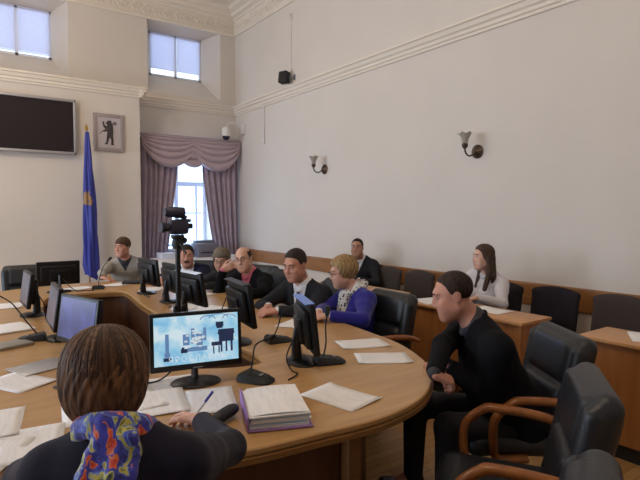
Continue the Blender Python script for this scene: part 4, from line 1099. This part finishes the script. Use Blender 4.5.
# ------------------------------------------------------------------ by the far window
cb = thing('low_cabinet', 'low white cabinet under the far window', 'cabinet', (3.8, 9.3, 0))
MB().box((0, 0, .36), (1.7, .42, .72), .006).build('carcass', M_WHITE, cb)
for k in range(4):
    d = MB().box((-.62+.415*k, -.216, .36), (.4, .016, .66), .003).build('door', M_FRAME, cb)
    MB().tube([(-.62+.415*k+.15, -.232, .36), (-.62+.415*k+.15, -.232, .46)], .006, 6).build('handle', M_CHROME, d)
pr = thing('printer', 'grey boxy printer standing on the low cabinet by the window', 'printer', (3.95, 9.32, .722))
gp = mat('printer_grey', (112, 112, 128), .5)
MB().box((0, 0, .13), (.42, .36, .26), .02).build('housing', gp, pr)
MB().box((0, -.16, .09), (.3, .08, .02), .004).build('tray', M_BLACKM, pr)
MB().box((0, .05, .285), (.36, .22, .05), .01).build('lid', gp, pr)
o = MB().box((0, 0, .11), (.2, .26, .22), .006).build('cardboard_box', mat('pale_box', (206, 206, 220), .7), None, 40, (3.5, 9.32, .722))
tag(o, 'pale box standing left of the printer on the low cabinet', 'box')
o = MB().box((0, 0, .05), (.28, .26, .1), .006).build('paper_ream', mat('ream', (210, 214, 232), .7), None, 40, (3.2, 9.32, .722))
tag(o, 'white paper ream at the left end of the low cabinet', 'paper')

# ------------------------------------------------------------------ the eleven-seat gathering
SUITB = mat('charcoal_suit', (40, 42, 48), .85, spec=.2, bump=.15, bscale=500); SUITN = mat('navy_suit', (34, 36, 62), .85, spec=.2, bump=.15, bscale=500)
BLACKW = mat('black_jacket_cloth', (20, 20, 25), .9, spec=.15, bump=.15, bscale=500); DARKG = mat('dark_grey_cardigan', (52, 50, 54), .9, spec=.15, bump=.2, bscale=400)
BLUEJ = mat('royal_blue_jacket', (40, 38, 138), .8, spec=.2, sheen=.2, bump=.1, bscale=400); NAVYJ = mat('midnight_jersey', (24, 22, 40), .85, spec=.2, sheen=.1, bump=.15, bscale=400)
GREYSW = mat('grey_knit_sweater', (160, 155, 148), .95, spec=.1, bump=.4, bscale=300); WHITEB = mat('white_blouse', (216, 212, 218), .7, spec=.2)
WSHIRT = mat('white_shirt', (222, 222, 228), .7); PSHIRT = mat('pink_shirt', (206, 104, 128), .7); DSHIRT = mat('dark_shirt', (44, 42, 50), .7)
TIED = mat('dark_striped_tie', (70, 62, 66), .5, noise=.5, nscale=60); TIEN = mat('navy_tie', (40, 38, 50), .5)
HB = hair_mat('hair_dark_brown', (34, 26, 24), (62, 48, 42)); HBR = hair_mat('hair_brown', (60, 44, 36), (98, 74, 58)); HGR = hair_mat('hair_grey_brown', (84, 74, 64), (138, 124, 108))
HBL = hair_mat('hair_blonde', (124, 98, 66), (176, 146, 104)); HK = hair_mat('hair_black', (22, 20, 22), (44, 40, 42)); HBOB = hair_mat('hair_chestnut_bob', (58, 40, 30), (128, 92, 66)); HLG = hair_mat('hair_long_brown', (56, 42, 36), (92, 72, 60))
D = (0, 0, -1)
def dots(name):
    m, nt, b = base_mat(name); tc = nt.nodes.new('ShaderNodeTexCoord'); v = nt.nodes.new('ShaderNodeTexVoronoi'); v.inputs['Scale'].default_value = 42; v.inputs['Randomness'].default_value = .5
    r = nt.nodes.new('ShaderNodeValToRGB'); r.color_ramp.interpolation = 'CONSTANT'; r.color_ramp.elements[0].color = srgb(30, 30, 40); r.color_ramp.elements[1].position = .36; r.color_ramp.elements[1].color = srgb(216, 212, 210)
    nt.links.new(tc.outputs['Object'], v.inputs['Vector']); nt.links.new(v.outputs['Distance'], r.inputs['Fac']); nt.links.new(r.outputs['Color'], b.inputs['Base Color']); b.inputs['Roughness'].default_value = .7; return m
def painted(name):
    m, nt, b = base_mat(name); tc = nt.nodes.new('ShaderNodeTexCoord'); mp = nt.nodes.new('ShaderNodeMapping'); mp.inputs['Scale'].default_value = (1, 1, .55); mp.inputs['Rotation'].default_value = (.3, .5, .4)
    n = nt.nodes.new('ShaderNodeTexNoise'); n.inputs['Scale'].default_value = 25; n.inputs['Detail'].default_value = 4; n.inputs['Distortion'].default_value = .8
    r = nt.nodes.new('ShaderNodeValToRGB'); r.color_ramp.interpolation = 'CONSTANT'; e = r.color_ramp.elements
    e[0].position = 0; e[0].color = srgb(206, 58, 36); e[1].position = .435; e[1].color = srgb(54, 58, 178)
    for p, c in ((.40, (222, 116, 46)), (.505, (44, 46, 122)), (.535, (70, 84, 196)), (.56, (128, 156, 196)), (.58, (196, 186, 92)), (.62, (120, 128, 66)), (.66, (50, 54, 60))):
        q = e.new(p); q.color = srgb(*c)
    nt.links.new(tc.outputs['Object'], mp.inputs['Vector']); nt.links.new(mp.outputs['Vector'], n.inputs['Vector']); nt.links.new(n.outputs['Fac'], r.inputs['Fac']); nt.links.new(r.outputs['Color'], b.inputs['Base Color'])
    b.inputs['Roughness'].default_value = .55; b.inputs['Sheen Weight'].default_value = .3; return m

# 1 the woman writing in the foreground, seen from behind
r, q = person('woman with a brown bob and a colourful scarf, seen from behind in the foreground, writing', (.27, 1.20, .52), 34, (.335, 1.345, .995), (.320, 1.405, 1.122), (36, -12, -3),
    {'R': ((.71, 1.735, .805), (.95, 1.25, .72), (-.1, 1, -.12), (-.55, -.1, -.8), .5), 'L': ((.40, 1.86, .80), (-.05, 1.6, .75), (.5, .8, -.1), D, .25)},
    'bob', HBOB, 'fair', True, hs=1.03, res=.006, top='pullover', top_mat=NAVYJ, vneck=0, collar=False, al=1.14)
hf, tf, ts = q['hf'], q['tf'], q['ts']
random.seed(11); lk = MB()
def bobr(a, th):   # outer surface of the bob in head space, th = angle from the crown
    dx, dy, dz = math.sin(th)*math.sin(a), math.sin(th)*math.cos(a), math.cos(th)
    k = 1/math.sqrt((dx/.100)**2+(dy/.111)**2+(dz/(.100 if dz > 0 else .155))**2); return Vector((dx*k, dy*k-.014, dz*k+.032))
for i in range(420):
    a = random.uniform(-PI, PI)
    front = abs(a) < .75
    end = random.uniform(1.0, 1.25) if front else random.uniform(2.05, 2.5)
    st = random.uniform(.03, .9); sw = random.uniform(-.25, .25); pts = []; rs = []; w = random.uniform(.0022, .0048)
    for j in range(9):
        t = j/8; th = st+(end-st)*t; p = bobr(a+sw*t*t, th); p = Vector((0, -.014, .032))+(p-Vector((0, -.014, .032)))*(1+.006*math.sin(PI*t)-.05*max(0, t-.8)*4*random.uniform(.3, 1))
        if p.z < -.135: p.z = -.135+random.uniform(-.008, .004)
        pts.append(hf.w(p)); rs.append(w*(.35+.75*math.sin(PI*min(1, .15+.8*t)))*(1 if t < .95 else .4))
    lk.tube(pts, rs, 6)
lo_ = lk.build('hair_locks', [mat('lock_dark', (58, 41, 32), .6, spec=.25), mat('lock_mid', (84, 60, 45), .6, spec=.25), mat('lock_light', (116, 85, 63), .6, spec=.25)], q['hair'], 180)
pick = [random.choice((0, 0, 1, 1, 1, 2)) for i in range(420)]
lo_.data.polygons.foreach_set('material_index', np.array([pick[min(419, i//50)] for i in range(len(lo_.data.polygons))], dtype=np.int32))
SCARF = painted('painted_silk_scarf')
F = Field(tf.w((0, 0, .5*ts))-.35, tf.w((0, 0, .5*ts))+.35, .006)
ang = np.linspace(0, 2*PI, 17)
for a, b in zip(ang, ang[1:]):
    f = lambda t: (.082*math.sin(t), -.028+.08*math.cos(t), .545*ts+.012-.022*math.cos(t))
    F.apply(tf.cap(f(a), f(b), .019, .019), .015); F.apply(tf.cap(tuple(np.array(f(a))*(1.05, 1.05, 1)-(0, 0, .022)), tuple(np.array(f(b))*(1.05, 1.05, 1)-(0, 0, .022)), .013, .013), .012)
def backp(x, z, o=.026):
    w0 = np.interp(z*1., q['z'], q['w']); dd = np.interp(z, q['z'], q['d']); yy = np.interp(z, q['z'], q['y']); return (x, yy-(dd+o)*max(0, 1-(abs(x)/w0)**2.3)**(1/2.3), z)
for xo in (-.045, -.015, .015, .045):
    prev = (.03+xo*.8, -.115, .54*ts)
    for k, z in enumerate(np.linspace(.50, .12, 9)):
        p = backp(.022-.05*k/8*1.3+xo*(1+.1*k), z*ts, .022+.004*math.sin(xo*90))
        F.apply(tf.cap(prev, p, .017, .017), .012); prev = p
link('scarf', F.mesh('scarf'), SCARF, r, 180)

# 2 the man in black at the right end
person('man in black with cropped dark hair leaning on the right end of the table', (2.40, 1.58, .52), -56, (2.17, 1.705, .985), (2.085, 1.755, 1.125), (-50, -16, 0),
    {'L': ((2.03, 1.72, .785), (2.2, 1.36, .74), (-.35, .9, -.02), (-.1, .1, -1), .6), 'R': ((1.785, 1.60, .815), (1.72, 1.92, .93), (.10, -.05, -.05), (.1, .25, -1), 1.0)},
    'crop', HB, 'ruddy', hs=1.0, ws=1.2, belly=.04, res=.0065, top='jacket', top_mat=BLACKW, shirt=DSHIRT, vneck=.06, al=1.05,
    knees={'L': (1.96, 1.66, .50), 'R': (2.06, 1.98, .50)})
# 3 the woman in blue
r, q = person('woman with short blonde hair and glasses in a royal blue jacket', (2.72, 3.20, .52), -80, (2.64, 3.235, .925), (2.565, 3.285, 1.068), (-68, -12, 0),
    {'L': ((2.235, 3.02, .80), (2.55, 2.8, .74), (-.75, .45, -.1), (.1, .3, -.9), .5), 'R': ((2.25, 3.17, .80), (2.5, 3.5, .74), (-.7, -.5, -.1), (.1, -.3, -.9), .5)},
    'set', HBL, 'fair', True, hs=1.0, ws=1.02, res=.007, top='jacket', top_mat=BLUEJ, shirt=WSHIRT, glasses=True, vneck=.12)
tf, ts = q['tf'], q['ts']
F = Field(tf.w((0, 0, .45*ts))-.32, tf.w((0, 0, .45*ts))+.32, .007)
for a, b in zip(ang, ang[1:]):
    f = lambda t: (.085*math.sin(t), -.02+.085*math.cos(t), .545*ts+.015-.022*math.cos(t))
    F.apply(tf.cap(f(a), f(b), .024, .024), .015)
for s in (-1, 1): F.apply(tf.cap((s*.02, .085, .53*ts), (s*.045, .155, .30*ts), .034, .03), .03)
F.apply(tf.cap((0, .10, .5*ts), (.0, .155, .33*ts), .035, .03), .03)
link('scarf', F.mesh('scarf'), dots('polka_dot_scarf'), r, 180)
# 4 suit and tie
person('man in a charcoal suit and tie sitting next to the woman in blue', (2.60, 3.70, .52), -104, (2.405, 3.63, .95), (2.325, 3.615, 1.115), (-108, -16, 0),
    {'L': ((2.03, 3.41, .80), (2.35, 3.2, .74), (-.8, .5, -.1), (.1, .3, -.9), .55), 'R': ((2.06, 3.60, .80), (2.2, 4.0, .74), (-.75, -.45, -.1), (.1, -.3, -.9), .55)},
    'short', HB, 'ruddy', hs=1.06, ws=1.06, res=.007, belly=.03, top='jacket', top_mat=SUITB, shirt=WSHIRT, tie=TIED, vneck=.17)
# 5 balding man
person('balding man with glasses and pink shirt resting his cheek on his hand', (2.62, 4.74, .52), -108, (2.455, 4.69, .94), (2.385, 4.668, 1.085), (-132, -6, 8),
    {'R': ((2.195, 4.735, .985), (2.02, 4.78, .7), (.55, -.45, .35), (.75, .1, .3), .6), 'L': ((2.14, 4.25, .80), (2.4, 4.15, .74), (-.6, -.4, -.1), D, .3)},
    'bald', HB, 'fair', hs=1.02, ws=1.05, res=.008, belly=.03, top='jacket', top_mat=BLACKW, shirt=PSHIRT, glasses=True, vneck=.10)
# 6 grey-haired woman
person('grey-haired person with glasses and dark cardigan bending over the table beside the balding man', (2.66, 5.30, .52), -115, (2.475, 5.26, .92), (2.385, 5.185, 1.045), (-140, -20, 0),
    {'L': ((2.10, 4.98, .80), (2.4, 4.8, .74), (-.8, .2, -.1), D, .3), 'R': ((2.08, 5.28, .80), (2.3, 5.6, .74), (-.8, -.2, -.1), D, .3)},
    'layer', HGR, 'fair', True, hs=1.0, res=.008, top='cardigan', top_mat=DARKG, shirt=DSHIRT, glasses=True, vneck=.08)
# 7 moustache
person('man with a moustache in a navy suit and tie, sitting behind the tripod', (2.44, 6.12, .52), -150, (2.315, 5.985, .90), (2.265, 5.89, 1.045), (-158, -8, 0),
    {'L': ((2.10, 5.62, .80), (2.45, 5.6, .74), (-.6, -.5, -.1), D, .3), 'R': ((1.92, 5.80, .80), (1.95, 6.1, .74), (-.2, -.8, -.1), D, .3)},
    'short', HB, 'ruddy', hs=1.02, ws=1.0, res=.008, top='jacket', top_mat=SUITN, shirt=WSHIRT, tie=TIEN, moustache=True, vneck=.16)
# 8 grey sweater
person('man in a grey sweater at the far end of the table, looking to the left', (1.89, 7.0, .52), 197, (1.812, 6.86, .955), (1.775, 6.815, 1.112), (236, -4, 0),
    {'L': ((1.95, 6.33, .80), (2.25, 6.6, .74), (-.6, -.4, -.1), D, .3), 'R': ((1.42, 6.36, .80), (1.3, 6.75, .74), (.5, -.6, -.1), D, .3)},
    'fringe', HBR, 'ruddy', hs=1.0, ws=1.06, res=.008, top='sweater', top_mat=GREYSW, shirt=DSHIRT, vneck=.05, collar=False)
# 9 far man at the wall
person('man in a dark suit sitting against the long wall behind the woman in blue', (4.60, 5.50, .52), -118, (4.50, 5.385, .94), (4.415, 5.335, 1.085), (-128, 0, 0),
    {'L': ((4.30, 5.16, .68), (4.5, 5.05, .6), (-.8, -.1, -.2), D, .3), 'R': ((4.18, 5.42, .68), (4.3, 5.7, .6), (-.8, -.3, -.2), D, .3)},
    'crop', HK, 'tan', hs=1.02, ws=1.06, res=.008, belly=.02, top='jacket', top_mat=SUITB, shirt=WSHIRT, tie=TIEN, vneck=.13)
# 10 girl
person('young woman with long brown hair in a white blouse at the desk by the wall', (4.36, 3.22, .52), -88, (4.215, 3.13, .975), (4.143, 3.118, 1.128), (-64, -4, 0),
    {'L': ((3.86, 2.96, .785), (4.2, 2.8, .7), (-.8, .3, -.1), D, .3), 'R': ((3.88, 3.24, .785), (4.1, 3.5, .7), (-.8, -.3, -.1), D, .3)},
    'long', HLG, 'pale', True, hs=.98, ws=.95, res=.007, top='blouse', top_mat=WHITEB, shirt=WHITEB, vneck=.06, lipstick=None)

# ------------------------------------------------------------------ light, world, camera
w = bpy.data.worlds.new('World'); S.world = w; w.use_nodes = True
bg = w.node_tree.nodes['Background']; bg.inputs[0].default_value = (.60, .78, 1, 1); bg.inputs[1].default_value = 3.0
def area(name, loc, rot, sx, sy, power, col):
    l = bpy.data.lights.new(name, 'AREA'); l.shape = 'RECTANGLE'; l.size = sx; l.size_y = sy; l.energy = power; l.color = col
    o = bpy.data.objects.new(name, l); COL.objects.link(o); o.location = loc; o.rotation_euler = rot; return o
for i, h in enumerate(LW):
    area('daylight_window', (XL-.5, (h[4]+h[5])/2, 2.05), (0, rad(-90), 0), 2.1, 1.35, (100, 150, 190)[i], (.72, .85, 1))
area('daylight_far_window', (3.95, YB+.75, 1.8), (rad(-90), 0, 0), 1.05, 1.85, 95, (.42, .66, 1))
for x, y, pw in ((1.0, 1.4, 95), (-.1, 6.8, 130)):
    l = bpy.data.lights.new('chandelier_light', 'POINT'); l.energy = pw; l.color = (1, .81, .60); l.shadow_soft_size = .35
    o = bpy.data.objects.new('chandelier_light', l); COL.objects.link(o); o.location = (x, y, 4.2)
cam = bpy.data.cameras.new('camera'); co = bpy.data.objects.new('camera', cam); COL.objects.link(co)
cam.sensor_fit = 'HORIZONTAL'; cam.sensor_width = 36; cam.lens = 36*518/640; cam.clip_start = .05
co.location = (0, 0, 1.55); co.rotation_euler = (rad(90)-math.atan(27/518), 0, -rad(35.5))
S.camera = co
vs_ = S.view_settings; vs_.view_transform = 'Standard'; vs_.look = 'None'; vs_.gamma = 1; vs_.use_curve_mapping = False; vs_.exposure = -.25
